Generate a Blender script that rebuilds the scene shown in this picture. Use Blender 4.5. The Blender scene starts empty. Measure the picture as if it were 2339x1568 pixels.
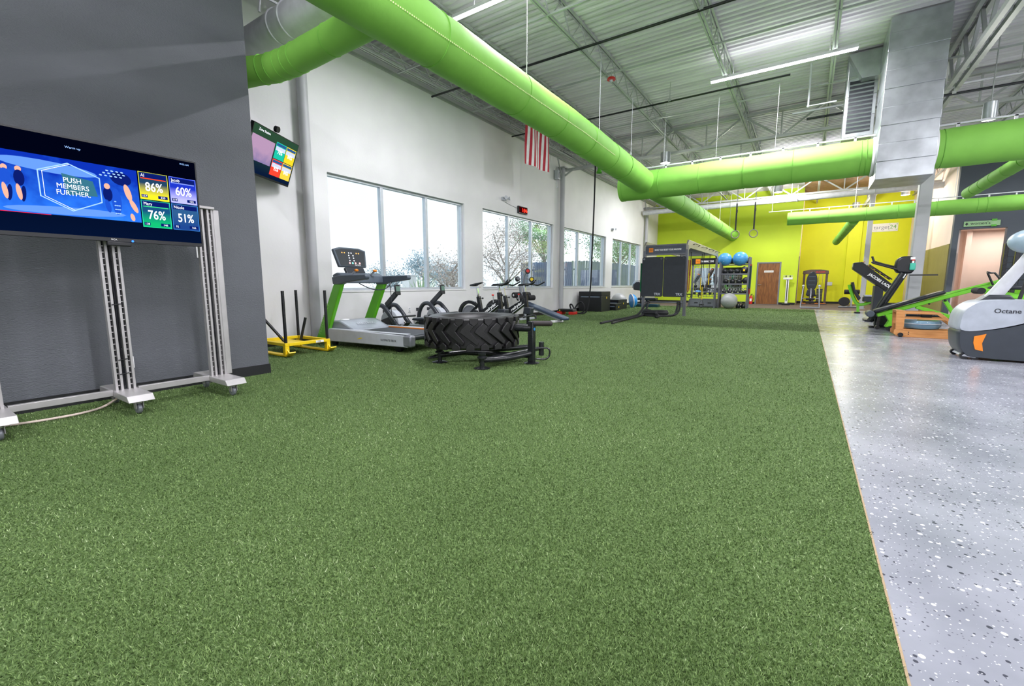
import bpy, math, random
import numpy as np
from mathutils import Vector, Matrix, Euler

R = math.radians
random.seed(7)
S = bpy.context.scene
C = S.collection

# ------------------------------------------------------------------ camera
cam = bpy.data.cameras.new('camera')
cam.sensor_width = 36.0
cam.lens = 36.0 * 1000.0 / 2339.0
cam.clip_start = 0.05
cam.clip_end = 400
camo = bpy.data.objects.new('camera', cam)
C.objects.link(camo)
camo.location = (0, 0, 1.05)
camo.rotation_euler = (R(90 - 7.7), 0, R(33.8))
S.camera = camo

# ------------------------------------------------------------------ world / exposure
S.view_settings.view_transform = 'Standard'
S.view_settings.look = 'None'
S.view_settings.gamma = 1.0
S.view_settings.use_curve_mapping = False
S.view_settings.exposure = 0.72
TUBE_W = 175.0       # watts of one ceiling tube light
SKY = 1.0

W = bpy.data.worlds.new('overcast_sky')
S.world = W
W.use_nodes = True
nt = W.node_tree
nt.nodes.clear()
wo = nt.nodes.new('ShaderNodeOutputWorld')
bg = nt.nodes.new('ShaderNodeBackground')
tc = nt.nodes.new('ShaderNodeTexCoord')
mp = nt.nodes.new('ShaderNodeMapping')
mp.inputs['Scale'].default_value = (1.5, 1.5, 4.0)
nz = nt.nodes.new('ShaderNodeTexNoise')
nz.inputs['Scale'].default_value = 2.2
nz.inputs['Detail'].default_value = 5
rp = nt.nodes.new('ShaderNodeValToRGB')
rp.color_ramp.elements[0].position = 0.38
rp.color_ramp.elements[0].color = (0.70, 0.79, 0.90, 1)
rp.color_ramp.elements[1].position = 0.58
rp.color_ramp.elements[1].color = (0.93, 0.96, 1.0, 1)
bg.inputs['Strength'].default_value = SKY
L = nt.links.new
L(tc.outputs['Generated'], mp.inputs[0])
L(mp.outputs[0], nz.inputs['Vector'])
L(nz.outputs['Fac'], rp.inputs[0])
L(rp.outputs[0], bg.inputs[0])
L(bg.outputs[0], wo.inputs[0])


# ------------------------------------------------------------------ materials
def srgb(c):
    if isinstance(c, str):
        c = [int(c[i:i + 2], 16) / 255 for i in (0, 2, 4)]
    return tuple((x / 12.92 if x <= 0.04045 else ((x + 0.055) / 1.055) ** 2.4) for x in c) + (1.0,)


MATS = {}


def mat(name, col, rough=0.5, metal=0.0, var=0.06, scale=8.0, bump=0.0, bscale=60.0, stretch=None, col2=None, spec=0.5, coat=0.0):
    if name in MATS:
        return MATS[name]
    m = bpy.data.materials.new(name)
    m.use_nodes = True
    t = m.node_tree
    b = t.nodes['Principled BSDF']
    c1 = srgb(col)
    if col2 is None:
        c2 = tuple(max(0, x * (1 - var * 2.2)) for x in c1[:3]) + (1,)
    else:
        c2 = srgb(col2)
    co = t.nodes.new('ShaderNodeTexCoord')
    mpn = t.nodes.new('ShaderNodeMapping')
    if stretch:
        mpn.inputs['Scale'].default_value = stretch
    n = t.nodes.new('ShaderNodeTexNoise')
    n.inputs['Scale'].default_value = scale
    n.inputs['Detail'].default_value = 4
    mx = t.nodes.new('ShaderNodeMix')
    mx.data_type = 'RGBA'
    mx.inputs[6].default_value = c1
    mx.inputs[7].default_value = c2
    t.links.new(co.outputs['Object'], mpn.inputs[0])
    t.links.new(mpn.outputs[0], n.inputs['Vector'])
    mr = t.nodes.new('ShaderNodeMapRange')
    mr.inputs[1].default_value = 0.35
    mr.inputs[2].default_value = 0.65
    t.links.new(n.outputs['Fac'], mr.inputs[0])
    t.links.new(mr.outputs[0], mx.inputs[0])
    t.links.new(mx.outputs[2], b.inputs['Base Color'])
    b.inputs['Roughness'].default_value = rough
    b.inputs['Metallic'].default_value = metal
    b.inputs['Specular IOR Level'].default_value = spec
    b.inputs['Coat Weight'].default_value = coat
    if bump > 0:
        n2 = t.nodes.new('ShaderNodeTexNoise')
        n2.inputs['Scale'].default_value = bscale
        n2.inputs['Detail'].default_value = 3
        t.links.new(mpn.outputs[0], n2.inputs['Vector'])
        bp = t.nodes.new('ShaderNodeBump')
        bp.inputs['Strength'].default_value = bump
        bp.inputs['Distance'].default_value = 0.01
        t.links.new(n2.outputs['Fac'], bp.inputs['Height'])
        t.links.new(bp.outputs[0], b.inputs['Normal'])
    MATS[name] = m
    return m


def emat(name, col, strength=1.0, col2=None, axis=2, lo=0.0, hi=1.0, noise=0.0):
    """a lit surface (screen, lamp): emission with an optional gradient along a local axis"""
    if name in MATS:
        return MATS[name]
    m = bpy.data.materials.new(name)
    m.use_nodes = True
    t = m.node_tree
    t.nodes.clear()
    o = t.nodes.new('ShaderNodeOutputMaterial')
    e = t.nodes.new('ShaderNodeEmission')
    e.inputs['Strength'].default_value = strength
    e.inputs['Color'].default_value = srgb(col)
    if col2 is not None:
        co = t.nodes.new('ShaderNodeTexCoord')
        sp = t.nodes.new('ShaderNodeSeparateXYZ')
        t.links.new(co.outputs['Object'], sp.inputs[0])
        mr = t.nodes.new('ShaderNodeMapRange')
        mr.inputs[1].default_value = lo
        mr.inputs[2].default_value = hi
        src = sp.outputs[axis]
        if noise > 0:
            n = t.nodes.new('ShaderNodeTexNoise')
            n.inputs['Scale'].default_value = 9
            n.inputs['Detail'].default_value = 3
            t.links.new(co.outputs['Object'], n.inputs['Vector'])
            ad = t.nodes.new('ShaderNodeMath')
            ad.operation = 'MULTIPLY_ADD'
            ad.inputs[1].default_value = noise
            t.links.new(n.outputs['Fac'], ad.inputs[0])
            t.links.new(src, ad.inputs[2])
            src = ad.outputs[0]
        t.links.new(src, mr.inputs[0])
        mx = t.nodes.new('ShaderNodeMix')
        mx.data_type = 'RGBA'
        mx.inputs[6].default_value = srgb(col)
        mx.inputs[7].default_value = srgb(col2)
        t.links.new(mr.outputs[0], mx.inputs[0])
        t.links.new(mx.outputs[2], e.inputs['Color'])
    t.links.new(e.outputs[0], o.inputs[0])
    MATS[name] = m
    return m


def glassmat(name, tint=(0.93, 0.97, 0.98, 1), gloss=0.08):
    m = bpy.data.materials.new(name)
    m.use_nodes = True
    t = m.node_tree
    t.nodes.clear()
    o = t.nodes.new('ShaderNodeOutputMaterial')
    tr = t.nodes.new('ShaderNodeBsdfTransparent')
    tr.inputs[0].default_value = tint
    g = t.nodes.new('ShaderNodeBsdfGlossy')
    g.inputs['Roughness'].default_value = 0.02
    lw = t.nodes.new('ShaderNodeLayerWeight')
    lw.inputs[0].default_value = 0.15
    fr = t.nodes.new('ShaderNodeMath')
    fr.operation = 'MULTIPLY'
    fr.inputs[1].default_value = gloss * 2
    mx = t.nodes.new('ShaderNodeMixShader')
    t.links.new(lw.outputs['Fresnel'], fr.inputs[0])
    t.links.new(fr.outputs[0], mx.inputs[0])
    t.links.new(tr.outputs[0], mx.inputs[1])
    t.links.new(g.outputs[0], mx.inputs[2])
    t.links.new(mx.outputs[0], o.inputs[0])
    MATS[name] = m
    return m


M_WHITE = mat('white_wall_paint', 'e2e1e2', 0.75, var=0.03, scale=1.2, bump=0.12, bscale=25)
M_GREY = mat('dark_grey_wall_paint', '5a5d63', 0.6, var=0.05, scale=1.5, bump=0.5, bscale=70, stretch=(1, 1, 2.2))
M_LIME = mat('lime_wall_paint', 'c9e22c', 0.6, var=0.03, scale=1.0)
M_YEL = mat('yellow_wall_paint', 'dce418', 0.6, var=0.03, scale=1.0)
M_BEIGE = mat('beige_wall_paint', 'ecd9cc', 0.7, var=0.03, scale=1.0)
M_OLIVE = mat('olive_wainscot', '8d8355', 0.5, var=0.08, scale=3, stretch=(1, 6, 0.3))
M_SLATE = mat('slate_wall_paint', '4f565e', 0.65, var=0.05, scale=1.2)
M_BASE = mat('black_rubber_baseboard', '17181b', 0.5)
M_DECK = mat('galvanised_roof_deck', 'e2dee4', 0.6, metal=0.0, spec=0.2, var=0.10, scale=1.3, stretch=(0.4, 3, 1))
M_STEEL = mat('painted_joist_steel', 'b2b5b4', 0.45, metal=0.15, var=0.08, scale=3)
M_COL = mat('grey_column_paint', 'b3b4b8', 0.5, var=0.05, scale=2)
M_GREEN = mat('green_duct_fabric', '84c44e', 0.7, var=0.05, scale=2.5, bump=0.25, bscale=9)
M_GREEN2 = mat('green_duct_stitch', '76b844', 0.75)
M_PERF = mat('duct_perforation_thread', 'd7e6a0', 0.7)
M_GALV = mat('galvanised_sheet_metal', 'c8cdd0', 0.33, metal=0.75, var=0.14, scale=3, bump=0.12, bscale=5)
M_PIPEW = mat('white_painted_pipe', 'cfd0d6', 0.45)
M_ALU = mat('aluminium_frame', 'c3c8cf', 0.35, metal=0.35, var=0.04)
M_SILVER = mat('silver_painted_steel', 'b9b6b6', 0.38, metal=0.45, var=0.05)
M_CHROME = mat('polished_chrome', 'dedfe2', 0.12, metal=1.0, var=0.02)
M_BLACK = mat('black_plastic', '16181c', 0.42, var=0.1)
M_BLACKM = mat('black_powder_coat', '1f2124', 0.27, var=0.1)
M_RUBBER = mat('black_tyre_rubber', '1d1c1e', 0.42, var=0.14, scale=14, bump=0.25, bscale=90)
M_FOAM = mat('black_foam', '1c1c1f', 0.8)
M_NAVY = mat('dark_vinyl_pad', '20242c', 0.38, var=0.08)
M_GRAPH = mat('graphite_plastic', '4d5763', 0.4, var=0.06)
M_DGREY = mat('dark_grey_plastic', '2b2f36', 0.38, var=0.06)
M_LGREY = mat('light_grey_plastic', 'b9bdc5', 0.35, var=0.04)
M_MGREY = mat('mid_grey_metal', '83868d', 0.35, metal=0.3, var=0.05)
M_TMGREEN = mat('green_enamel', '5cb41b', 0.35, var=0.04)
M_MGREEN = mat('bright_green_enamel', '79d32e', 0.35, var=0.04)
M_YELLOW = mat('yellow_enamel', 'efce13', 0.4, var=0.05)
M_ORANGE = mat('orange_plastic', 'e88416', 0.4)
M_RED = mat('red_plastic', 'cf2620', 0.4)
M_WHITEP = mat('white_plastic', 'e9e9ea', 0.4, var=0.02)
M_PRINT = mat('white_print', 'f2f2f2', 0.6, var=0.01)
M_DARKPRINT = mat('dark_print', '2e3133', 0.6)
M_BLUEBALL = mat('blue_ball_vinyl', '4f9bd6', 0.32, var=0.05)
M_GREYBALL = mat('grey_ball_vinyl', 'aeb0b0', 0.35, var=0.04)
M_BLUE = mat('blue_plastic', '2a8fdc', 0.35)
M_WOOD = mat('stained_wood', '94602f', 0.45, var=0.2, scale=5, stretch=(6, 6, 0.6), col2='6b4220')
M_OAK = mat('oak_wood', 'd0945a', 0.4, var=0.2, scale=4, stretch=(0.8, 6, 6), col2='b87a42')
M_RINGW = mat('wooden_ring', '8b8476', 0.5)
M_TEAL = mat('teal_liquid_bottle', '3fb39a', 0.3)
M_CARPET = mat('brown_carpet', '6b5c55', 0.95, var=0.12, scale=60)
M_RUBFL = M_BLACK
M_ROPE = mat('black_rope', '1a1b1e', 0.8, bump=0.8, bscale=50)
M_FENCE = mat('weathered_fence_wood', '98a1b3', 0.85, var=0.2, scale=5, stretch=(4, 4, 0.4), col2='6b7388')
M_BARK = mat('grey_bark', 'b0a39c', 0.9)
M_LEAFP = mat('pinkish_dry_leaves', 'e2cfc8', 0.8, var=0.3, scale=3, col2='c2bdb4')
M_LEAFG = mat('green_leaves', 'aac49c', 0.8, var=0.3, scale=3, col2='86a98b')
M_LEAFB = mat('glare_washed_leaves', 'aebfca', 0.8, var=0.3, scale=3, col2='8da7b0')  # washed look of overexposed daylight is put into these leaf colours
M_YUCCA = mat('yucca_leaves', 'bfd6b0', 0.7, var=0.2, scale=4)
M_GROUND = mat('pale_gravel_ground', 'b7bdb5', 0.9, var=0.15, scale=0.6)
M_GLASS = glassmat('window_glass')
M_TANK = glassmat('water_tank_plastic', (0.80, 0.86, 0.90, 1))
M_BRONZE = mat('bronze_brown_metal', '5a4a45', 0.45)
M_PEACH = mat('peach_tiled_wall', 'efd9cb', 0.6, var=0.04, scale=1)
M_FLAGR = mat('red_flag_cloth', 'b3263a', 0.8)
M_FLAGW = mat('white_flag_cloth', 'e8e6e8', 0.8)
M_FLAGB = mat('blue_flag_cloth', '22325c', 0.8)
M_SIGNG = mat('pale_green_sign', '9dc48f', 0.4)
M_SLIME = mat('lime_sign_square', '58b02e', 0.4)
M_GUN = mat('gunmetal_powder_coat', '70717a', 0.4, metal=0.35, var=0.05)
M_GUND = mat('dark_header_panel', '4a4f5c', 0.45)
M_TUBEON = emat('lit_tube', 'f4f8ff', 9.0)
M_LAMPON = emat('lit_bulb', 'fff6ea', 12.0)


def floor_material():
    m = bpy.data.materials.new('polished_flake_concrete')
    m.use_nodes = True
    t = m.node_tree
    b = t.nodes['Principled BSDF']
    co = t.nodes.new('ShaderNodeTexCoord')
    n = t.nodes.new('ShaderNodeTexNoise')
    n.inputs['Scale'].default_value = 1.6
    n.inputs['Detail'].default_value = 6
    t.links.new(co.outputs['Object'], n.inputs['Vector'])
    base = t.nodes.new('ShaderNodeValToRGB')
    base.color_ramp.elements[0].position = 0.3
    base.color_ramp.elements[0].color = srgb('72757d')
    base.color_ramp.elements[1].position = 0.7
    base.color_ramp.elements[1].color = srgb('94969e')
    t.links.new(n.outputs['Fac'], base.inputs[0])
    prev = base.outputs[0]
    for sc, col, thr, keep, seed in ((40, 'd2d4d9', 0.24, 0.86, 0), (42, '3c3e46', 0.22, 0.85, 5), (95, 'b6b8be', 0.22, 0.88, 9), (90, '54565e', 0.22, 0.88, 13)):
        mp_ = t.nodes.new('ShaderNodeMapping')
        mp_.inputs['Location'].default_value = (seed, seed * 1.7, 0)
        v = t.nodes.new('ShaderNodeTexVoronoi')
        v.voronoi_dimensions = '2D'
        v.inputs['Scale'].default_value = sc
        t.links.new(co.outputs['Object'], mp_.inputs[0])
        t.links.new(mp_.outputs[0], v.inputs['Vector'])
        sp = t.nodes.new('ShaderNodeSeparateColor')
        t.links.new(v.outputs['Color'], sp.inputs[0])
        lt = t.nodes.new('ShaderNodeMath')
        lt.operation = 'LESS_THAN'
        # the flake's size varies from cell to cell
        ml = t.nodes.new('ShaderNodeMath')
        ml.operation = 'MULTIPLY'
        ml.inputs[1].default_value = thr * 1.5
        t.links.new(sp.outputs[1], ml.inputs[0])
        t.links.new(v.outputs['Distance'], lt.inputs[0])
        t.links.new(ml.outputs[0], lt.inputs[1])
        gt = t.nodes.new('ShaderNodeMath')
        gt.operation = 'GREATER_THAN'
        gt.inputs[1].default_value = keep
        t.links.new(sp.outputs[0], gt.inputs[0])
        mu = t.nodes.new('ShaderNodeMath')
        mu.operation = 'MULTIPLY'
        t.links.new(lt.outputs[0], mu.inputs[0])
        t.links.new(gt.outputs[0], mu.inputs[1])
        mx = t.nodes.new('ShaderNodeMix')
        mx.data_type = 'RGBA'
        mx.inputs[7].default_value = srgb(col)
        t.links.new(mu.outputs[0], mx.inputs[0])
        t.links.new(prev, mx.inputs[6])
        prev = mx.outputs[2]
    t.links.new(prev, b.inputs['Base Color'])
    n3 = t.nodes.new('ShaderNodeTexNoise')
    n3.inputs['Scale'].default_value = 3
    t.links.new(co.outputs['Object'], n3.inputs['Vector'])
    mr = t.nodes.new('ShaderNodeMapRange')
    mr.inputs[3].default_value = 0.16
    mr.inputs[4].default_value = 0.34
    t.links.new(n3.outputs['Fac'], mr.inputs[0])
    t.links.new(mr.outputs[0], b.inputs['Roughness'])
    bp = t.nodes.new('ShaderNodeBump')
    bp.inputs['Strength'].default_value = 0.07
    bp.inputs['Distance'].default_value = 0.01
    n4 = t.nodes.new('ShaderNodeTexNoise')
    n4.inputs['Scale'].default_value = 14
    t.links.new(co.outputs['Object'], n4.inputs['Vector'])
    t.links.new(n4.outputs['Fac'], bp.inputs['Height'])
    t.links.new(bp.outputs[0], b.inputs['Normal'])
    MATS['polished_flake_concrete'] = m
    return m


def turf_material(blade=False):
    m = bpy.data.materials.new('turf_blade' if blade else 'turf_pile')
    m.use_nodes = True
    t = m.node_tree
    b = t.nodes['Principled BSDF']
    b.inputs['Roughness'].default_value = 0.6 if blade else 0.9
    b.inputs['Specular IOR Level'].default_value = 0.35 if blade else 0.2
    co = t.nodes.new('ShaderNodeTexCoord')
    n = t.nodes.new('ShaderNodeTexNoise')
    n.inputs['Scale'].default_value = 0.9 if blade else 90
    n.inputs['Detail'].default_value = 5
    t.links.new(co.outputs['Object'], n.inputs['Vector'])
    rp_ = t.nodes.new('ShaderNodeValToRGB')
    cr = rp_.color_ramp
    if blade:
        at = t.nodes.new('ShaderNodeAttribute')
        at.attribute_name = 'tint'
        ad = t.nodes.new('ShaderNodeMath')
        ad.operation = 'MULTIPLY_ADD'
        ad.inputs[1].default_value = 0.75
        n2 = t.nodes.new('ShaderNodeMath')
        n2.operation = 'MULTIPLY_ADD'
        n2.inputs[1].default_value = 0.5
        n2.inputs[2].default_value = -0.12
        t.links.new(n.outputs['Fac'], n2.inputs[0])
        t.links.new(at.outputs['Fac'], ad.inputs[0])
        t.links.new(n2.outputs[0], ad.inputs[2])
        t.links.new(ad.outputs[0], rp_.inputs[0])
        cols = ((0.0, '394b22'), (0.35, '57713a'), (0.7, '7f985a'), (0.97, 'c6d1ac'))
    else:
        t.links.new(n.outputs['Fac'], rp_.inputs[0])
        cols = ((0.25, '2e3c1c'), (0.5, '51683a'), (0.62, '697f4e'), (0.8, '9aae7e'))
    cr.elements[0].position, cr.elements[0].color = cols[0][0], srgb(cols[0][1])
    cr.elements[1].position, cr.elements[1].color = cols[3][0], srgb(cols[3][1])
    for p, c in cols[1:3]:
        e = cr.elements.new(p)
        e.color = srgb(c)
    t.links.new(rp_.outputs[0], b.inputs['Base Color'])
    if not blade:
        bp = t.nodes.new('ShaderNodeBump')
        bp.inputs['Strength'].default_value = 0.9
        bp.inputs['Distance'].default_value = 0.02
        t.links.new(n.outputs['Fac'], bp.inputs['Height'])
        t.links.new(bp.outputs[0], b.inputs['Normal'])
    MATS[m.name] = m
    return m


# ------------------------------------------------------------------ mesh helpers
def V(*a):
    return Vector(a)


class B:
    """collects shapes into one mesh"""

    def __init__(s):
        s.v = []
        s.f = []

    def add(s, vs, fs):
        o = len(s.v)
        s.v += [tuple(x) for x in vs]
        s.f += [tuple(i + o for i in f) for f in fs]
        return s

    def box(s, c, d, rot=None):
        hx, hy, hz = d[0] / 2, d[1] / 2, d[2] / 2
        vs = [V(x, y, z) for x in (-hx, hx) for y in (-hy, hy) for z in (-hz, hz)]
        if rot:
            e = Euler(rot).to_matrix()
            vs = [e @ v for v in vs]
        vs = [v + V(*c) for v in vs]
        return s.add(vs, [(0, 1, 3, 2), (4, 6, 7, 5), (0, 4, 5, 1), (2, 3, 7, 6), (0, 2, 6, 4), (1, 5, 7, 3)])

    def ext(s, x0, x1, y0, y1, z0, z1):
        return s.box(((x0 + x1) / 2, (y0 + y1) / 2, (z0 + z1) / 2), (x1 - x0, y1 - y0, z1 - z0))

    def beam(s, a, b, w, h, up=(0, 0, 1)):
        a, b = V(*a), V(*b)
        d = (b - a).normalized()
        u = V(*up)
        if abs(d.dot(u)) > 0.98:
            u = V(1, 0, 0) if abs(d.x) < 0.9 else V(0, 1, 0)
        r = d.cross(u).normalized() * w / 2
        t = r.cross(d).normalized() * h / 2
        vs = [p + i * r + j * t for p in (a, b) for i in (-1, 1) for j in (-1, 1)]
        return s.add(vs, [(0, 1, 3, 2), (4, 6, 7, 5), (0, 4, 5, 1), (2, 3, 7, 6), (0, 2, 6, 4), (1, 5, 7, 3)])

    def cyl(s, a, b, r, r2=None, n=12):
        return s.tube([a, b], r, n, radii=[r, r if r2 is None else r2])

    def tube(s, pts, r, n=8, radii=None, closed=False, caps=True):
        P = [V(*p) for p in pts]
        k = len(P)
        rad = radii or [r] * k
        T = []
        for i in range(k):
            if closed:
                d = P[(i + 1) % k] - P[i - 1]
            else:
                d = P[min(i + 1, k - 1)] - P[max(i - 1, 0)]
            T.append(d.normalized() if d.length > 1e-9 else V(0, 0, 1))
        u = V(0, 0, 1)
        if abs(T[0].dot(u)) > 0.95:
            u = V(1, 0, 0)
        nrm = (u - T[0] * u.dot(T[0])).normalized()
        vs = []
        for i in range(k):
            nrm = (nrm - T[i] * nrm.dot(T[i]))
            nrm = nrm.normalized() if nrm.length > 1e-6 else V(0, 1, 0)
            bn = T[i].cross(nrm)
            for j in range(n):
                a = 2 * math.pi * j / n
                vs.append(P[i] + (nrm * math.cos(a) + bn * math.sin(a)) * rad[i])
        fs = []
        for i in range(k if closed else k - 1):
            i2 = (i + 1) % k
            for j in range(n):
                j2 = (j + 1) % n
                fs.append((i * n + j, i * n + j2, i2 * n + j2, i2 * n + j))
        if caps and not closed:
            fs.append(tuple(range(n - 1, -1, -1)))
            fs.append(tuple((k - 1) * n + j for j in range(n)))
        return s.add(vs, fs)

    def curve(s, pts, r, n=8, sub=6, closed=False, radii=None):
        P = [V(*p) for p in pts]
        k = len(P)
        out = []
        rr = []
        rng = range(k if closed else k - 1)
        for i in rng:
            p0 = P[(i - 1) % k] if closed else P[max(i - 1, 0)]
            p1, p2 = P[i], P[(i + 1) % k]
            p3 = P[(i + 2) % k] if closed else P[min(i + 2, k - 1)]
            for q in range(sub):
                t = q / sub
                out.append(0.5 * ((2 * p1) + (-p0 + p2) * t + (2 * p0 - 5 * p1 + 4 * p2 - p3) * t * t + (-p0 + 3 * p1 - 3 * p2 + p3) * t ** 3))
                if radii:
                    rr.append(radii[i] * (1 - t) + radii[(i + 1) % k] * t)
        if not closed:
            out.append(P[-1])
            if radii:
                rr.append(radii[-1])
        return s.tube(out, r, n, closed=closed, radii=rr or None)

    def lathe(s, prof, n=24, c=(0, 0, 0), axis=(0, 0, 1)):
        q = V(0, 0, 1).rotation_difference(V(*axis).normalized()).to_matrix()
        k = len(prof)
        vs = []
        for j in range(n):
            a = 2 * math.pi * j / n
            for r, z in prof:
                vs.append(q @ V(r * math.cos(a), r * math.sin(a), z) + V(*c))
        fs = []
        for j in range(n):
            j2 = (j + 1) % n
            for i in range(k - 1):
                fs.append((j * k + i, j2 * k + i, j2 * k + i + 1, j * k + i + 1))
        return s.add(vs, fs)

    def ball(s, c, r, n=20, m=12, sc=(1, 1, 1)):
        vs = [V(0, 0, r)]
        for i in range(1, m):
            t = math.pi * i / m
            for j in range(n):
                a = 2 * math.pi * j / n
                vs.append(V(r * math.sin(t) * math.cos(a), r * math.sin(t) * math.sin(a), r * math.cos(t)))
        vs.append(V(0, 0, -r))
        vs = [V(v.x * sc[0], v.y * sc[1], v.z * sc[2]) + V(*c) for v in vs]
        fs = [(0, 1 + j, 1 + (j + 1) % n) for j in range(n)]
        for i in range(m - 2):
            for j in range(n):
                j2 = (j + 1) % n
                fs.append((1 + i * n + j, 1 + (i + 1) * n + j, 1 + (i + 1) * n + j2, 1 + i * n + j2))
        e = len(vs) - 1
        fs += [(e, 1 + (m - 2) * n + (j + 1) % n, 1 + (m - 2) * n + j) for j in range(n)]
        return s.add(vs, fs)

    def torus(s, c, RR, r, axis=(0, 0, 1), n=32, m=8):
        q = V(0, 0, 1).rotation_difference(V(*axis).normalized()).to_matrix()
        pts = [q @ V(RR * math.cos(2 * math.pi * i / n), RR * math.sin(2 * math.pi * i / n), 0) + V(*c) for i in range(n)]
        return s.tube(pts, r, m, closed=True)

    def prism(s, poly, axis, a, b):
        """extrude a 2D polygon along an axis: x -> (y,z), y -> (x,z), z -> (x,y)"""
        def mk(p, t):
            if axis == 'x':
                return V(t, p[0], p[1])
            if axis == 'y':
                return V(p[0], t, p[1])
            return V(p[0], p[1], t)
        k = len(poly)
        vs = [mk(p, a) for p in poly] + [mk(p, b) for p in poly]
        fs = [tuple(range(k)), tuple(range(2 * k - 1, k - 1, -1))]
        for i in range(k):
            j = (i + 1) % k
            fs.append((i, j, k + j, k + i))
        return s.add(vs, fs)

    def build(s, name, m, parent=None, bevel=0.0, smooth=True, loc=None):
        me = bpy.data.meshes.new(name)
        me.from_pydata([tuple(v) for v in s.v], [], s.f)
        me.validate()
        import bmesh
        bm = bmesh.new()
        bm.from_mesh(me)
        bmesh.ops.recalc_face_normals(bm, faces=bm.faces)
        bm.to_mesh(me)
        bm.free()
        me.materials.append(m)
        if smooth:
            me.polygons.foreach_set('use_smooth', [True] * len(me.polygons))
            me.set_sharp_from_angle(angle=R(38))
        o = bpy.data.objects.new(name, me)
        C.objects.link(o)
        if parent is not None:
            o.parent = parent
        if loc:
            o.location = loc
        if bevel > 0:
            md = o.modifiers.new('bevel', 'BEVEL')
            md.width = bevel
            md.segments = 2
            md.limit_method = 'ANGLE'
            md.angle_limit = R(40)
        return o


def tag(o, label=None, cat=None, group=None, kind=None):
    if label:
        o['label'] = label
    if cat:
        o['category'] = cat
    if group:
        o['group'] = group
    if kind:
        o['kind'] = kind
    return o


def thing(name, label, cat, loc=(0, 0, 0), rz=0.0, group=None, kind=None):
    o = bpy.data.objects.new(name, None)
    o.empty_display_size = 0.1
    C.objects.link(o)
    o.location = loc
    o.rotation_euler = (0, 0, R(rz))
    return tag(o, label, cat, group, kind)


def copy_tree(o, parent=None, label=None):
    c = o.copy()
    C.objects.link(c)
    c.parent = parent
    if label:
        c['label'] = label
    for ch in list(o.children):
        copy_tree(ch, c)
    return c


def text(body, size, m, parent, loc, xd, yd, name='lettering', align='LEFT', depth=0.0006, sx=1.0, bold=0.0):
    cu = bpy.data.curves.new('t', 'FONT')
    cu.body = body
    cu.size = size
    cu.align_x = align
    cu.extrude = depth
    cu.offset = bold
    cu.resolution_u = 3
    ob = bpy.data.objects.new('t', cu)
    C.objects.link(ob)
    dg = bpy.context.evaluated_depsgraph_get()
    me = bpy.data.meshes.new_from_object(ob.evaluated_get(dg))
    bpy.data.objects.remove(ob)
    xd, yd = V(*xd).normalized(), V(*yd).normalized()
    zd = xd.cross(yd)
    mw = Matrix((xd, yd, zd)).transposed().to_4x4()
    mw.translation = V(*loc)
    me.transform(mw @ Matrix.Diagonal((sx, 1, 1, 1)))
    me.materials.clear()
    me.materials.append(m)
    o = bpy.data.objects.new(name, me)
    C.objects.link(o)
    o.parent = parent
    return o


def struct(b, name, m, label=None, parent=None, **k):
    o = b.build(name, m, parent, **k)
    if parent is None:
        tag(o, label, kind='structure')
    return o

# ================================================================== the room
XW = -7.45            # inner face of the window wall
XG = -5.25            # face of the dark grey partition
XT = 0.30             # edge of the turf
YF = 26.3             # green far wall
ZD = 5.72             # roof deck
M_CONC = floor_material()
M_TURF = turf_material()
M_BLADE = turf_material(True)

fl = struct(B().ext(XT, 12, -5, 21.8, -0.25, -0.03), 'floor', M_CONC, 'polished grey flake concrete floor beside the green turf')
for y0, y1 in ((-5, 4.60), (4.606, 11.2), (11.206, 21.8)):
    B().ext(XT, 12, y0, y1, -0.03, 0.0).build('concrete_slab', M_CONC, fl)
tf = struct(B().ext(-7.7, XT, -5, 21.8, -0.25, 0.0), 'floor_turf', M_TURF, 'green artificial turf lane along the window wall')
struct(B().ext(-7.7, 12, 21.8, 29.4, -0.25, 0.0), 'floor_carpet', M_CARPET, 'brown carpet strip in front of the green and yellow walls')


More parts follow.
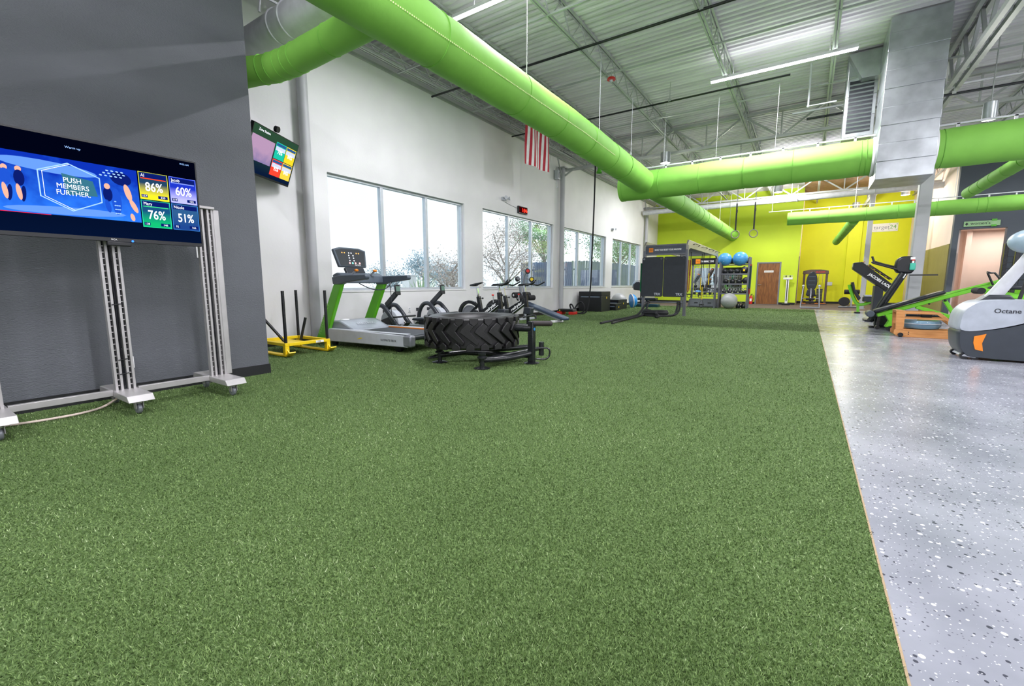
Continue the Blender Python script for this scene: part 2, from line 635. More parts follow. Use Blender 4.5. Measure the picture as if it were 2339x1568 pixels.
def grass():
    rng = np.random.default_rng(3)
    N = 820000
    # density falls off with distance so every blade covers a similar small patch of the view
    d = np.exp(rng.uniform(np.log(1.0), np.log(25.0), N))
    a = rng.uniform(R(90 - 22), R(90 + 108), N)
    x = d * np.cos(a)
    y = d * np.sin(a)
    ok = (x < XT - 0.002) & (x > XW + 0.05) & (y > -1.6) & (y < 21.79) & ~((x < XG + 0.03) & (y < 2.68))
    x, y, d = x[ok], y[ok], d[ok]
    n = len(x)
    s = 0.6 + 0.17 * d
    w = 0.0019 * s * rng.uniform(0.7, 1.3, n)
    h = np.minimum(0.011 * (0.8 + 0.06 * d) * rng.uniform(0.6, 1.25, n), 0.022)
    t = rng.uniform(0, 2 * np.pi, n)
    lean = rng.uniform(0.2, 1.1, n) * h
    la = rng.uniform(0, 2 * np.pi, n)
    co = np.empty((n, 3, 3), dtype=np.float32)
    cx, sx = np.cos(t) * w, np.sin(t) * w
    co[:, 0] = np.stack([x - cx, y - sx, np.zeros(n)], 1)
    co[:, 1] = np.stack([x + cx, y + sx, np.zeros(n)], 1)
    co[:, 2] = np.stack([x + np.cos(la) * lean, y + np.sin(la) * lean, h], 1)
    me = bpy.data.meshes.new('turf_blades')
    me.vertices.add(n * 3)
    me.vertices.foreach_set('co', co.ravel())
    me.loops.add(n * 3)
    me.loops.foreach_set('vertex_index', np.arange(n * 3, dtype=np.int32))
    me.polygons.add(n)
    me.polygons.foreach_set('loop_start', np.arange(0, n * 3, 3, dtype=np.int32))
    me.update(calc_edges=True)
    at = me.attributes.new('tint', 'FLOAT', 'FACE')
    at.data.foreach_set('value', rng.beta(1.4, 2.4, n).astype(np.float32))
    me.materials.append(M_BLADE)
    o = bpy.data.objects.new('turf_blades', me)
    C.objects.link(o)
    o.parent = tf
    o['kind'] = 'stuff'


grass()
B().ext(XT - 0.002, XT + 0.005, -5, 21.8, -0.001, 0.003).build('edge_backing', mat('tan_turf_backing', '9c8768', 0.8), tf)

# ---- window wall
WIN = [(5.05, 8.93), (9.70, 13.70), (14.50, 18.50), (19.30, 23.30)]
Z0, Z1 = 0.92, 3.08
b = B()
b.ext(-7.7, XW, -5, 26.5, 0, Z0).ext(-7.7, XW, -5, 26.5, Z1, 5.32)
ys = [-5] + [v for w in WIN for v in w] + [26.5]
for i in range(0, len(ys), 2):
    b.ext(-7.7, XW, ys[i], ys[i + 1], Z0, Z1)
b.ext(-7.7, -7.6, -5, 26.5, 5.32, ZD)
wl = struct(b, 'wall_left', M_WHITE, 'tall white wall with four wide windows')
b = B().ext(-7.52, XW + 0.05, 4.8, 26.3, 5.32, 5.37)
b.build('ledge_angle', M_STEEL, wl)
# runs of conduit above the ledge
for k in range(4):
    o = B().cyl((-7.30 + 0.09 * k, 4.8, 5.40 + 0.05 * (k % 3)), (-7.30 + 0.09 * k, 26.2, 5.40 + 0.05 * (k % 3)), 0.014, n=6).build('conduit', M_STEEL, wl)
for i, (a, c) in enumerate(WIN):
    fr = B()
    x0, x1 = -7.60, -7.52
    fw = 0.05
    fr.ext(x0, x1, a, c, Z0, Z0 + fw).ext(x0, x1, a, c, Z1 - fw, Z1)
    fr.ext(x0, x1, a, a + fw, Z0 + fw, Z1 - fw).ext(x0, x1, c - fw, c, Z0 + fw, Z1 - fw)
    wn = tag(fr.build('window_%d' % (i + 1), M_ALU, bevel=0.004), 'three-pane aluminium window in the white wall', kind='structure')
    st = (c - a) / 3
    for k in (1, 2):
        B().ext(x0 - 0.01, x1 + 0.01, a + st * k - 0.035, a + st * k + 0.035, Z0 + fw, Z1 - fw).build('mullion', M_ALU, wn, bevel=0.004)
    for k in range(3):
        y0 = a + st * k + (0.035 if k else fw)
        y1 = a + st * (k + 1) - (0.035 if k < 2 else fw)
        B().ext(-7.563, -7.557, y0, y1, Z0 + fw, Z1 - fw).build('pane', M_GLASS, wn)
    B().ext(-7.52, XW + 0.015, a - 0.01, c + 0.01, Z0 - 0.03, Z0).build('sill', M_WHITE, wn)
struct(B().ext(XW, XW + 0.012, 2.65, 26.3, 0, 0.11), 'baseboard_left', M_BASE, 'black rubber baseboard under the windows')

# ---- dark grey partition with its baseboard
wg = struct(B().ext(-7.45, XG, -5, 2.65, 0, ZD), 'wall_partition', M_GREY, 'dark grey partition wall behind the television stand')
struct(B().ext(XG, XG + 0.012, -5, 2.662, 0, 0.11).ext(-7.4, XG, 2.65, 2.662, 0, 0.11), 'baseboard_partition', M_BASE, 'black rubber baseboard of the dark grey partition')
def outlet(loc, label, m=M_WHITEP, d=(0.01, 0.075, 0.12)):
    t = thing('wall_outlet', label, 'outlet', loc)
    B().box((0, 0, 0), d).build('cover_plate', m, t, bevel=0.003)
    for z_ in (0.025, -0.025):
        B().box((d[0] / 2 + 0.002, 0, z_), (0.006, d[1] * 0.45, 0.03)).build('socket', M_LGREY, t)
    return t


outlet((XG + 0.006, 2.07, 1.38), 'white double outlet plate behind the right post of the television stand', d=(0.012, 0.13, 0.13))
outlet((XG + 0.02, 1.36, 0.32), 'small white outlet with a plug low on the dark grey partition', d=(0.04, 0.07, 0.11))
outlet((XW + 0.006, 6.95, 0.47), 'white wall outlet under the first window between the rowing machines')

# ---- far walls
struct(B().ext(-7.7, -2.26, YF, YF + 0.2, 0, ZD).ext(-1.18, -0.45, YF, YF + 0.2, 0, ZD).ext(-2.26, -1.18, YF, YF + 0.2, 2.16, ZD),
       'wall_far_green', M_LIME, 'lime green far wall with a wooden door')
struct(B().ext(-0.65, -0.45, YF + 0.2, 29.0, 0, ZD), 'wall_far_return', M_BEIGE, 'pale return wall between the green and yellow walls')
struct(B().ext(-0.46, -0.43, YF - 0.01, YF + 0.05, 0, 2.4), 'trim_1', M_BRONZE, 'brown corner guard on the edge of the green wall')
struct(B().ext(-0.65, 4.15, 29.0, 29.2, 0, ZD), 'wall_far_yellow', M_YEL, 'bright yellow wall in the far recess')
struct(B().ext(1.55, 2.1, 28.8, 29.0, 0, 4.4), 'wall_far_pilaster', M_YEL, 'yellow pilaster on the far yellow wall')
struct(B().ext(3.97, 4.15, 21.2, 29.0, 0, ZD), 'wall_right_beige', M_BEIGE, 'beige side wall with an olive lower half')
struct(B().ext(3.95, 3.97, 21.2, 25.4, 0, 2.42), 'trim_2', M_OLIVE, 'olive lower panel of the beige side wall')
struct(B().ext(3.97, 4.12, 21.0, 21.2, 0, ZD).ext(5.24, 12, 21.0, 21.2, 0, ZD).ext(4.12, 5.24, 21.0, 21.2, 2.87, ZD),
       'wall_far_slate', M_SLATE, 'slate grey wall around the open changing room doorway')
struct(B().ext(12, 12.2, -5, 21.2, 0, ZD), 'wall_right', M_WHITE, 'white wall on the far side of the gym floor')
struct(B().ext(-7.7, 12.2, -5.2, -5, 0, ZD), 'wall_back', M_WHITE, 'white wall behind the turf lane')
for nm, bb in (('baseboard_far_green', B().ext(XW, -2.26, YF - 0.012, YF, 0, 0.11).ext(-1.18, -0.47, YF - 0.012, YF, 0, 0.11)),
               ('baseboard_far_yellow', B().ext(-0.45, 1.54, 28.988, 29, 0, 0.11).ext(2.11, 3.97, 28.988, 29, 0, 0.11))):
    struct(bb, nm, M_BASE, 'black baseboard at the foot of the ' + nm.split('_')[-1] + ' wall')
# changing room behind the open doorway
struct(B().ext(4.15, 8, 23.4, 23.5, 0, 3.0).ext(4.15, 4.2, 21.2, 23.4, 0, 3.0).ext(7.9, 8, 21.2, 23.4, 0, 3.0).ext(4.75, 4.9, 23.1, 23.4, 0, 3.0), 'wall_changing_room', M_PEACH, 'peach tiled entry wall inside the changing room')
struct(B().ext(4.15, 8, 21.2, 23.5, 3.0, 3.1), 'ceiling_changing_room', M_PEACH, 'low peach ceiling of the changing room')
ld = bpy.data.lights.new('changing_room_lamp', 'AREA')
ld.energy = 34
ld.size = 1.4
ld.color = (1, 0.93, 0.88)
lo = bpy.data.objects.new('changing_room_lamp', ld)
lo.location = (5.6, 22.2, 2.95)
C.objects.link(lo)
tag(lo, 'warm ceiling lamp inside the changing room', 'lamp')

# ---- wooden door in the green wall
df = tag(B().ext(-2.26, -2.20, YF - 0.03, YF + 0.2, 0, 2.16).ext(-1.24, -1.18, YF - 0.03, YF + 0.2, 0, 2.16).ext(-2.20, -1.24, YF - 0.03, YF + 0.2, 2.10, 2.16)
         .build('door_1', M_MGREY, bevel=0.004), 'brown wooden door in a grey steel frame', kind='structure')
lf = B().ext(-2.195, -1.245, YF + 0.01, YF + 0.055, 0.01, 2.095).build('door_leaf', M_WOOD, df)
B().box((-1.71, YF + 0.006, 1.68), (0.42, 0.008, 0.1)).build('name_plate', M_WHITEP, df)
text('EMPLOYEES ONLY', 0.045, M_DARKPRINT, df, (-1.71, YF + 0.001, 1.665), (1, 0, 0), (0, 0, 1), align='CENTER')
h = B().cyl((-2.12, YF + 0.01, 1.0), (-2.12, YF - 0.05, 1.0), 0.028).cyl((-2.12, YF - 0.045, 1.0), (-2.0, YF - 0.045, 1.0), 0.012)
h.build('handle', M_CHROME, df)

# ---- roof deck and joists
prof = []
pitch = 0.152
y = -5.2
while y < 29.3:
    prof += [(y, ZD), (y + 0.062, ZD), (y + 0.076, ZD + 0.04), (y + 0.138, ZD + 0.04)]
    y += pitch
vs, fs = [], []
xs = (-7.72, 12.2)
for p in prof:
    vs += [(xs[0], p[0], p[1]), (xs[1], p[0], p[1])]
for i in range(len(prof) - 1):
    fs.append((2 * i, 2 * i + 1, 2 * i + 3, 2 * i + 2))
# the top skin above closes the roof
o = len(vs)
vs += [(xs[0], -5.2, ZD + 0.1), (xs[1], -5.2, ZD + 0.1), (xs[1], 29.4, ZD + 0.1), (xs[0], 29.4, ZD + 0.1)]
fs.append((o, o + 1, o + 2, o + 3))
b = B()
b.add(vs, fs)
cl = struct(b, 'ceiling', M_DECK, 'ribbed galvanised roof deck on open steel joists', smooth=False)


def joist_mesh(zb, zt, y0, y1, step, rod=0.011, chord=0.028):
    j = B()
    for z in (zb, zt):
        for s_ in (-1, 1):
            j.beam((s_ * 0.026, y0, z), (s_ * 0.026, y1, z), chord, 0.035)
    n = int((y1 - y0) / step)
    st = (y1 - y0) / n
    for i in range(n):
        a, m_, c = y0 + i * st, y0 + (i + 0.5) * st, y0 + (i + 1) * st
        j.tube([(0, a, zt), (0, m_, zb), (0, c, zt)], rod, 5, caps=False)
    return j


JX = [-7.0, -5.5, -3.74, -1.72, 0.09]
j0 = joist_mesh(5.28, 5.69, -5, 28.9, 0.75).build('roof_joist', M_STEEL, cl, smooth=False)
j0.location.x = JX[0]
for x in JX[1:] + [3.9, 5.7, 7.5, 9.3, 11.1]:
    c = j0.copy()
    C.objects.link(c)
    c.location.x = x


def girder(y0):
    g = B()
    for z, hh in ((4.95, 0.07), (5.62, 0.07)):
        for s_ in (-1, 1):
            g.beam((-7.45, y0 + s_ * 0.05, z), (12, y0 + s_ * 0.05, z), 0.05, hh)
    x = -7.4
    st = 1.86
    while x < 11.5:
        g.beam((x, y0, 5.62), (x + st / 2, y0, 4.95), 0.05, 0.05)
        g.beam((x + st / 2, y0, 4.95), (x + st, y0, 5.62), 0.05, 0.05)
        g.beam((x + st / 2, y0, 4.95), (x + st / 2, y0, 5.62), 0.035, 0.035)
        x += st
    return g.build('roof_girder', M_STEEL, cl, smooth=False)


for y0 in (4.72, 14.2, 23.6):
    girder(y0)
# heavier girder along the column line
g = B()
for z in (4.92, 5.66):
    for s_ in (-1, 1):
        g.beam((2.1 + s_ * 0.07, -5, z), (2.1 + s_ * 0.07, 28.9, z), 0.07, 0.09)
yy = -4.9
while yy < 28:
    g.beam((2.1, yy, 5.66), (2.1, yy + 0.5, 4.92), 0.05, 0.05).beam((2.1, yy + 0.5, 4.92), (2.1, yy + 1.0, 5.66), 0.05, 0.05)
    yy += 1.0
g.build('roof_girder', M_STEEL, cl, smooth=False)
for y0 in (2.2, 6.6, 9.0, 12.0, 16.8, 19.8):
    B().beam((-7.2, y0, 5.27), (11.5, y0, 5.27), 0.03, 0.03).build('bridging_bar', M_STEEL, cl, smooth=False)

b = B()  # second deck under the ceiling, its tan stands for warm lamplight
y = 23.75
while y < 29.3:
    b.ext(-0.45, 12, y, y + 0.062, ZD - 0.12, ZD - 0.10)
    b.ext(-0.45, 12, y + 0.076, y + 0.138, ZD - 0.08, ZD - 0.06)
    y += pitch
struct(b, 'ceiling_far', mat('warm_lit_deck', '9c7b56', 0.6), 'ribbed deck above the yellow recess, warm light painted in as tan', smooth=False)
# ---- columns
def column(x, y, w, label):
    t = thing('steel_column', label, 'column', (x, y, 0))
    B().ext(-w / 2, w / 2, -w / 2, w / 2, 0.02, 5.0).build('shaft', M_COL, t, bevel=w * 0.08)
    B().ext(-w * 0.7, w * 0.7, -w * 0.7, w * 0.7, 0.0, 0.02).build('base_plate', M_COL, t)
    B().ext(-w * 0.65, w * 0.65, -w * 0.65, w * 0.65, 5.0, 5.03).build('cap_plate', M_COL, t)
    return t


def wall_column(y, label):
    t = thing('wall_column', label, 'column', (XW + 0.13, y, 0))
    B().cyl((0, 0, 0), (0, 0, 5.0), 0.085, n=20).build('shaft', M_COL, t)
    B().ext(-0.12, 0.12, -0.12, 0.12, 5.0, 5.04).build('cap_plate', M_COL, t)
    # braces up to the girder
    B().beam((0, 0, 4.7), (0.45, 0, 4.95), 0.05, 0.05).beam((0, 0, 4.6), (0.05, -0.5, 5.25), 0.04, 0.04).build('brace', M_STEEL, t)
    return t


column(2.12, 14.2, 0.24, 'thick grey square column with a spray bottle hanging on it')
column(1.95, 23.6, 0.17, 'thin grey column in front of the yellow wall')
wall_column(4.58, 'round grey wall column between the small wall television and the first window')
wall_column(14.1, 'round grey wall column with an electrical box, between the second and third windows')
wall_column(23.75, 'round grey wall column past the last window near the green wall')

# ================================================================== ducts
def fabric_duct(name, label, pts, rad, seams, n=28, rail=None, perf=None, cap0=True):
    t = thing(name, label, 'air duct', pts[0])
    o = V(*pts[0])
    P = [V(*p) - o for p in pts]
    # gentle sag wrinkles: the radius swells between seams
    full, rr = [], []
    for i in range(len(P) - 1):
        k = max(2, int((P[i + 1] - P[i]).length / 0.12))
        for q in range(k):
            full.append(P[i].lerp(P[i + 1], q / k))
    full.append(P[-1])
    dist = 0
    for i, p in enumerate(full):
        if i:
            dist += (full[i] - full[i - 1]).length
        s = min([abs(dist - q) for q in seams] + [9])
        rr.append(rad * (1 - 0.035 * math.exp(-(s / 0.06) ** 2)) * (1 + 0.008 * math.sin(dist * 5.1) + 0.004 * math.sin(dist * 13)))
    B().tube(full, rad, n, radii=rr).build('fabric_tube', M_GREEN, t)
    tot = sum((P[i + 1] - P[i]).length for i in range(len(P) - 1))
    for q in seams:
        if q < tot:
            acc = 0
            for i in range(len(P) - 1):
                l = (P[i + 1] - P[i]).length
                if acc + l >= q:
                    d = (P[i + 1] - P[i]).normalized()
                    B().torus(P[i] + d * (q - acc), rad * 0.982, 0.007, d, n=28, m=6).build('seam', M_GREEN2, t)
                    break
                acc += l
    return t, P


DX, DZ = -3.5, 3.56
main_pts = [(DX, -4.9, 3.60), (DX, 3, 3.62), (DX, 7, 3.62), (DX, 11.2, 3.50), (DX, 20, 3.55), (DX, YF, 3.58)]
md, P = fabric_duct('main_fabric_duct', 'long green fabric air duct running the length of the turf to the green wall', main_pts, 0.275,
                    [3.5, 6.9, 8.6, 10.2, 11.3, 12.4, 13.5, 14.3, 17.5, 19, 20.5, 21.2, 22, 23, 24, 26, 28, 30])
# the perforated line along its lower flank
pb = B()
yy = 2.5
while yy < 8.4:
    a = R(-20)
    zc = 3.62 if yy < 7 else 3.62 - 0.12 * (yy - 7) / 4.2
    pb.box((0.2755 * math.cos(a), yy + 4.9, zc - 3.60 + 0.2755 * math.sin(a)), (0.005, 0.012, 0.014))
    yy += 0.028
pb.build('perforation_row', M_PERF, md, smooth=False)
for yy in (2.0, 5.6, 8.2, 10.0, 12.6, 16.0, 19.0, 22.0, 25.0):
    hb = B().cyl((0, yy + 4.9, 0.27), (0, yy + 4.9, 5.28 - 3.60), 0.006, n=6).box((0, yy + 4.9, 0.33), (0.02, 0.02, 0.06))
    hb.build('hanger_cable', M_PIPEW, md)

cd, P = fabric_duct('cross_fabric_duct', 'thick green fabric duct crossing from the sheet metal box to the long duct', [(0.86, 11.2, 3.47), (-4.12, 11.2, 3.47)], 0.335, [0.12, 0.2, 1.3, 2.2, 3.1, 4.0, 4.9])
tr = B().beam((0, -0.02, 0.40), (-4.6, -0.02, 0.40), 0.03, 0.03)
tr.build('track', M_PIPEW, cd)
for k in range(8):
    B().box((-0.3 - 0.6 * k, -0.02, 0.36), (0.04, 0.03, 0.09)).build('clip', M_PIPEW, cd)
for k in range(4):
    B().cyl((-0.5 - 1.15 * k, -0.02, 0.4), (-0.5 - 1.15 * k, -0.02, 1.8), 0.004, n=6).build('hanger_cable', M_STEEL, cd)
ce, P = fabric_duct('side_fabric_duct', 'green fabric duct leaving the sheet metal box towards the slate wall', [(1.70, 11.2, 3.46), (8.5, 11.2, 3.46)], 0.335, [0.12, 1.6, 3.1, 4.6, 6])
B().beam((0, -0.02, 0.40), (6.7, -0.02, 0.40), 0.03, 0.03).build('track', M_PIPEW, ce)
for k in range(9):
    B().box((0.3 + 0.7 * k, -0.02, 0.36), (0.04, 0.03, 0.09)).build('clip', M_PIPEW, ce)

# sheet metal drop in the middle of the cross duct
t = thing('sheet_metal_duct', 'boxy galvanised sheet metal duct dropping from the roof into the green ducts', 'air duct', (1.28, 11.2, 2.95))
z = 0.0
k = 0
while z < 2.7:
    hh = 0.31
    e = 0.004 if k % 2 else 0.0
    B().ext(-0.40 - e, 0.40 + e, -0.52 - e, 0.52 + e, z, min(z + hh, 2.75)).build('panel', M_GALV, t, bevel=0.006)
    z += hh
    k += 1
for x_ in (-0.425, 0.425):
    B().lathe([(0.345, -0.03), (0.36, 0.0), (0.345, 0.03)], 28, (x_, 0, 0.515), (1, 0, 0)).build('collar', M_WHITEP, t)
t2 = thing('return_air_box', 'smaller galvanised return air box beside the big sheet metal drop', 'air duct', (0.62, 12.3, 4.1))
for k in range(4):
    B().ext(-0.26, 0.26, -0.3, 0.3, 0.4 * k, 0.4 * k + 0.4).build('panel', M_GALV, t2, bevel=0.006)
B().ext(-0.2, 0.2, -0.31, -0.3, 0.08, 1.1).build('grille_backing', M_DGREY, t2)
for k in range(12):
    B().box((0, -0.315, 0.12 + 0.082 * k), (0.4, 0.02, 0.03), (R(30), 0, 0)).build('louvre', M_MGREY, t2)
t2 = thing('roof_curb_duct', 'galvanised transition hood under the roof behind the sheet metal drop', 'air duct', (1.1, 12.2, 5.15))
B().prism([(-0.75, 0.5), (0.7, 0.5), (0.45, 0), (-0.5, 0)], 'y', -0.45, 0.45).build('hood', M_GALV, t2)

# lower duct in front of the slate wall and its branches
ld_, P = fabric_duct('lower_fabric_duct', 'low green fabric duct hanging in front of the yellow and slate walls', [(-0.78, 19.0, 3.36), (1.5, 19.0, 3.35), (4.2, 19.0, 3.38), (9, 19.0, 3.42)], 0.225, [0.05, 1.2, 2.2, 3.0, 3.9, 4.8, 5.0])
B().beam((-0.6, 0, 0.30), (9.5, 0, 0.34), 0.025, 0.025).build('track', M_PIPEW, ld_)
for k in range(14):
    B().box((0.1 + 0.55 * k, 0, 0.265), (0.03, 0.03, 0.07)).build('clip', M_PIPEW, ld_)
for k in range(4):
    B().cyl((-0.5 + 2.4 * k, 0, 0.3), (-0.5 + 2.4 * k, 0, 1.9), 0.006, n=6).build('hanger_cable', M_PIPEW, ld_)
fabric_duct('far_branch_duct', 'thin green duct sloping from the low duct down to the yellow wall', [(1.15, 19.2, 3.2), (1.1, 21.5, 3.15), (0.95, 25.5, 2.98)], 0.15, [0.4, 1.5, 2.4, 3.2, 4, 5])
fabric_duct('near_branch_duct', 'thin green duct ending beside the low duct, above the changing room door', [(3.05, 15.2, 3.22), (3.05, 11.45, 3.24)], 0.125, [0.6, 1.2, 1.9, 2.6, 3.4, 4.2])

# branch by the partition corner
bd, P = fabric_duct('branch_fabric_duct', 'short green duct elbow joining the long duct beside the dark grey partition', [(-3.6, 3.05, 3.57), (-5.1, 3.05, 3.55), (-5.4, 3.0, 3.54), (-5.62, 2.9, 3.53), (-5.9, 2.84, 3.53)], 0.155, [0.7, 1.3, 1.45, 1.6, 1.75, 1.9])
B().cyl((-2.28, -0.21, -0.04), (-2.6, -0.21, -0.04), 0.16, n=24).build('metal_collar', M_GALV, bd)
pp = thing('round_metal_duct', 'round white metal duct hung beside the dark grey partition above the green elbow', 'air duct', (-6.4, 3.32, 4.2))
B().cyl((0, 0, 0), (2.6, 0, 0), 0.20, n=28).build('pipe', M_PIPEW, pp)
for x_ in (0.75, 1.0):
    B().torus((x_, 0, 0), 0.204, 0.010, (1, 0, 0)).build('band', M_PIPEW, pp)
B().tube([(0.75, -0.27, 0.05), (0.75, -0.25, 0.25), (0.75, 0.25, 0.25), (0.75, 0.27, 0.05)], 0.015, 6).cyl((0.75, 0, 0.25), (0.75, 0, 1.4), 0.012, n=6).build('hanger', M_PIPEW, pp)

# long white pipe in front of the last girder
t = thing('white_roof_pipe', 'long white round pipe crossing under the far girder', 'pipe', (-7.35, 23.2, 4.68))
B().cyl((0, 0, 0), (19, 0, 0.1), 0.12, n=18).build('pipe', M_PIPEW, t)
for k in range(6):
    B().torus((1.5 + 2.6 * k, 0, 0.01 * k), 0.125, 0.01, (1, 0, 0), n=18, m=6).cyl((1.5 + 2.6 * k, 0, 0.12), (1.5 + 2.6 * k, 0, 0.6), 0.008, n=6).build('pipe_hanger', M_STEEL, t)
for y0, z0, x0, x1, m_, lab, r in ((7.68, 5.2, -7.3, 11.5, M_BLACKM, 'thin black pipe crossing under the joists nearest the first window', 0.022),
                              (10.9, 5.2, -7.3, -0.6, M_BLACKM, 'thin black pipe crossing under the joists above the long green duct junction', 0.020),
                              (12.45, 4.75, -0.3, 3.4, M_BLACKM, 'black gas pipe passing in front of the sheet metal drop', 0.025),
                              (12.7, 5.0, -0.6, 11.5, M_PIPEW, 'thin white sprinkler pipe crossing above the sheet metal drop', 0.02)):
    t = thing('roof_pipe', lab, 'pipe', (x0, y0, z0))
    B().cyl((0, 0, 0), (x1 - x0, 0, 0), r, n=8).build('pipe', m_, t)
    for k in range(2):
        B().cyl(((x1 - x0) * (0.3 + 0.35 * k), 0, 0), ((x1 - x0) * (0.3 + 0.35 * k), 0, ZD - 0.1 - z0), 0.007, n=6).box(((x1 - x0) * (0.3 + 0.35 * k), 0, 0.02), (0.06, 0.06, 0.05)).build('pipe_clamp', M_STEEL, t)
B_ = thing('sprinkler_drop', 'white pipe drop with an elbow beside the lit tube', 'pipe', (-0.28, 11.9, 4.85))
B().tube([(0, 0, 0.87), (0, 0, 0.0), (0.5, 0, 0)], 0.02, 8).ball((0, 0, 0), 0.03, 10, 6).build('pipe', M_PIPEW, B_)

# ================================================================== lights
def tube_light(x0, y0, z0, label, energy=TUBE_W, length=2.44):
    t = thing('tube_light', label, 'ceiling light', (x0 + length / 2, y0, z0), group='ceiling tube lights')
    B().ext(-length / 2, length / 2, -0.035, 0.035, 0.03, 0.08).build('housing', M_WHITEP, t)
    B().cyl((-length / 2 + 0.01, 0, 0.015), (length / 2 - 0.01, 0, 0.015), 0.022, n=12).build('tube', M_TUBEON, t)
    for s_ in (-0.8, 0.8):
        B().cyl((s_, 0, 0.08), (s_, 0, 0.35), 0.006, n=6).build('hanger', M_STEEL, t)
    l = bpy.data.lights.new('tube_lamp', 'AREA')
    l.shape = 'RECTANGLE'
    l.size = length
    l.size_y = 0.08
    l.energy = energy
    l.color = (0.95, 0.935, 1.0)
    ob = bpy.data.objects.new('tube_lamp', l)
    ob.location = (0, 0, -0.02)
    C.objects.link(ob)
    ob.parent = t
    # upward light added above the housing to brighten the deck
    l2 = l.copy()
    l2.energy = energy * 0.03
    ob = bpy.data.objects.new('added_uplight', l2)
    ob.location = (0, 0, 0.09)
    ob.rotation_euler = (math.pi, 0, 0)
    C.objects.link(ob)
    ob.parent = t
    return t


tube_light(-2.0, 10.45, 5.2, 'lit tube light hanging in front of the sheet metal drop')
tube_light(-5.0, 5.8, 5.2, 'lit tube light above the long green duct near the first window')
for x0, y0 in ((-2.0, 1.2), (-5.0, -2.6), (3.0, -2.6), (3.6, 3.0), (7.5, 3.0), (7.5, 10.45), (4.2, 7.4), (-1.2, 18.2), (-5.4, 19.8), (6.0, 17.0), (7.5, -2.6)):  # extra tubes, unseen from the camera, added to brighten the room
    tube_light(x0, y0, 5.2, 'lit tube light under the roof deck, added out of sight to light the gym floor')


def can_lamp(x, y, z, label, energy, col=(1, 0.97, 0.92), r=0.14):
    t = thing('can_lamp', label, 'ceiling light', (x, y, z))
    B().lathe([(0.02, 0.30), (r, 0.30), (r, 0.0), (r * 0.9, 0.0), (r * 0.85, 0.06), (0.0, 0.08)], 20).build('can', M_GALV, t)
    B().ball((0, 0, 0.05), r * 0.5, 14, 8).build('bulb', M_LAMPON, t)
    B().cyl((0, 0, 0.30), (0, 0, ZD - z), 0.01, n=6).build('stem', M_STEEL, t)
    l = bpy.data.lights.new('can_bulb', 'POINT')
    l.energy = energy
    l.shadow_soft_size = 0.1
    l.color = col
    ob = bpy.data.objects.new('can_bulb', l)
    ob.location = (0, 0, -0.12)
    C.objects.link(ob)
    ob.parent = t
    return t


can_lamp(-3.8, 13.9, 4.62, 'silver can lamp behind the long green duct junction', 20)
can_lamp(2.55, 12.0, 4.05, 'silver can lamp to the right of the sheet metal drop', 20, r=0.1)
can_lamp(-1.35, 22.6, 4.95, 'bright glaring lamp above the white pipe by the green wall', 290, r=0.16)
can_lamp(1.6, 26.4, 4.5, 'warm lamp under the deck before the yellow wall', 105, (1, 0.95, 0.84))
can_lamp(3.0, 24.0, 4.6, 'warm lamp under the deck beside the beige side wall', 70, (1, 0.90, 0.8))

# ================================================================== television on its rolling stand
SY = (0, 0, 1)
st = thing('rolling_display_stand', 'silver slotted-post display stand on casters against the dark grey partition', 'display stand', (-4.74, 1.19, 0))
for yc, top in ((-0.75, 1.72), (0.0, 1.45), (0.71, 1.74)):
    ft = B().prism([(-0.36, 0.115), (-0.34, 0.165), (0.34, 0.165), (0.38, 0.115)], 'y', yc - 0.085, yc + 0.085).build('foot', M_SILVER, st, bevel=0.004)
    for xx in (-0.27, 0.30):
        B().cyl((xx, yc, 0.115), (xx, yc, 0.09), 0.02).box((xx - 0.015, yc - 0.024, 0.075), (0.05, 0.005, 0.06)).box((xx - 0.015, yc + 0.024, 0.075), (0.05, 0.005, 0.06)).build('caster_fork', M_SILVER, ft)
        B().lathe([(0.0, -0.018), (0.034, -0.018), (0.044, -0.01), (0.044, 0.01), (0.034, 0.018), (0.0, 0.018)], 24, (xx - 0.025, yc, 0.044), (0, 1, 0)).build('caster_wheel', M_MGREY, ft)
    # a post is two slotted channels: side bars with rungs between
    po = B()
    for yo in ((-0.0585, -0.0235, 0.0235, 0.0585)):
        po.box((0.0, yc + yo, (0.165 + top) / 2), (0.05, 0.017, top - 0.165))
    pm = po.build('post', M_SILVER, st)
    B().ext(-0.018, -0.012, yc - 0.055, yc + 0.055, 0.165, top).build('post_web', M_BLACKM, st)
    rg = B()
    z = 0.2
    while z < top - 0.02:
        for a_, b_ in ((-0.0505, -0.0315), (0.0315, 0.0505)):
            rg.ext(-0.012, 0.004, yc + a_, yc + b_, z, z + 0.007)
        z += 0.05
    rg.build('slot_bars', M_SILVER, st)['kind'] = 'stuff'
    B().ext(-0.05, 0.05, yc - 0.075, yc + 0.075, top, top + 0.025).build('post_cap', M_SILVER, st, bevel=0.004)
    if yc > 0.5:
        B().ext(-0.03, 0.03, yc + 0.066, yc + 0.115, 0.165, top).build('end_channel', M_SILVER, st, bevel=0.004)
for y0, y1 in ((-0.665, -0.085), (0.085, 0.625)):
    B().ext(-0.02, 0.02, y0, y1, 0.125, 0.175).build('base_rail', M_SILVER, st, bevel=0.003)
for zz in (0.42, 0.3, 0.88):
    B().tube([(0.03, -0.03, zz), (0.032, 0.03, zz + 0.006)], 0.004, 6).build('cable_tie', M_BLACK, st)
B().curve([(-0.02, 0.0, 1.38), (-0.0, 0.004, 0.9), (-0.01, -0.003, 0.5), (-0.0, 0.0, 0.2)], 0.008, 6).build('cable_run', M_BLACK, st)
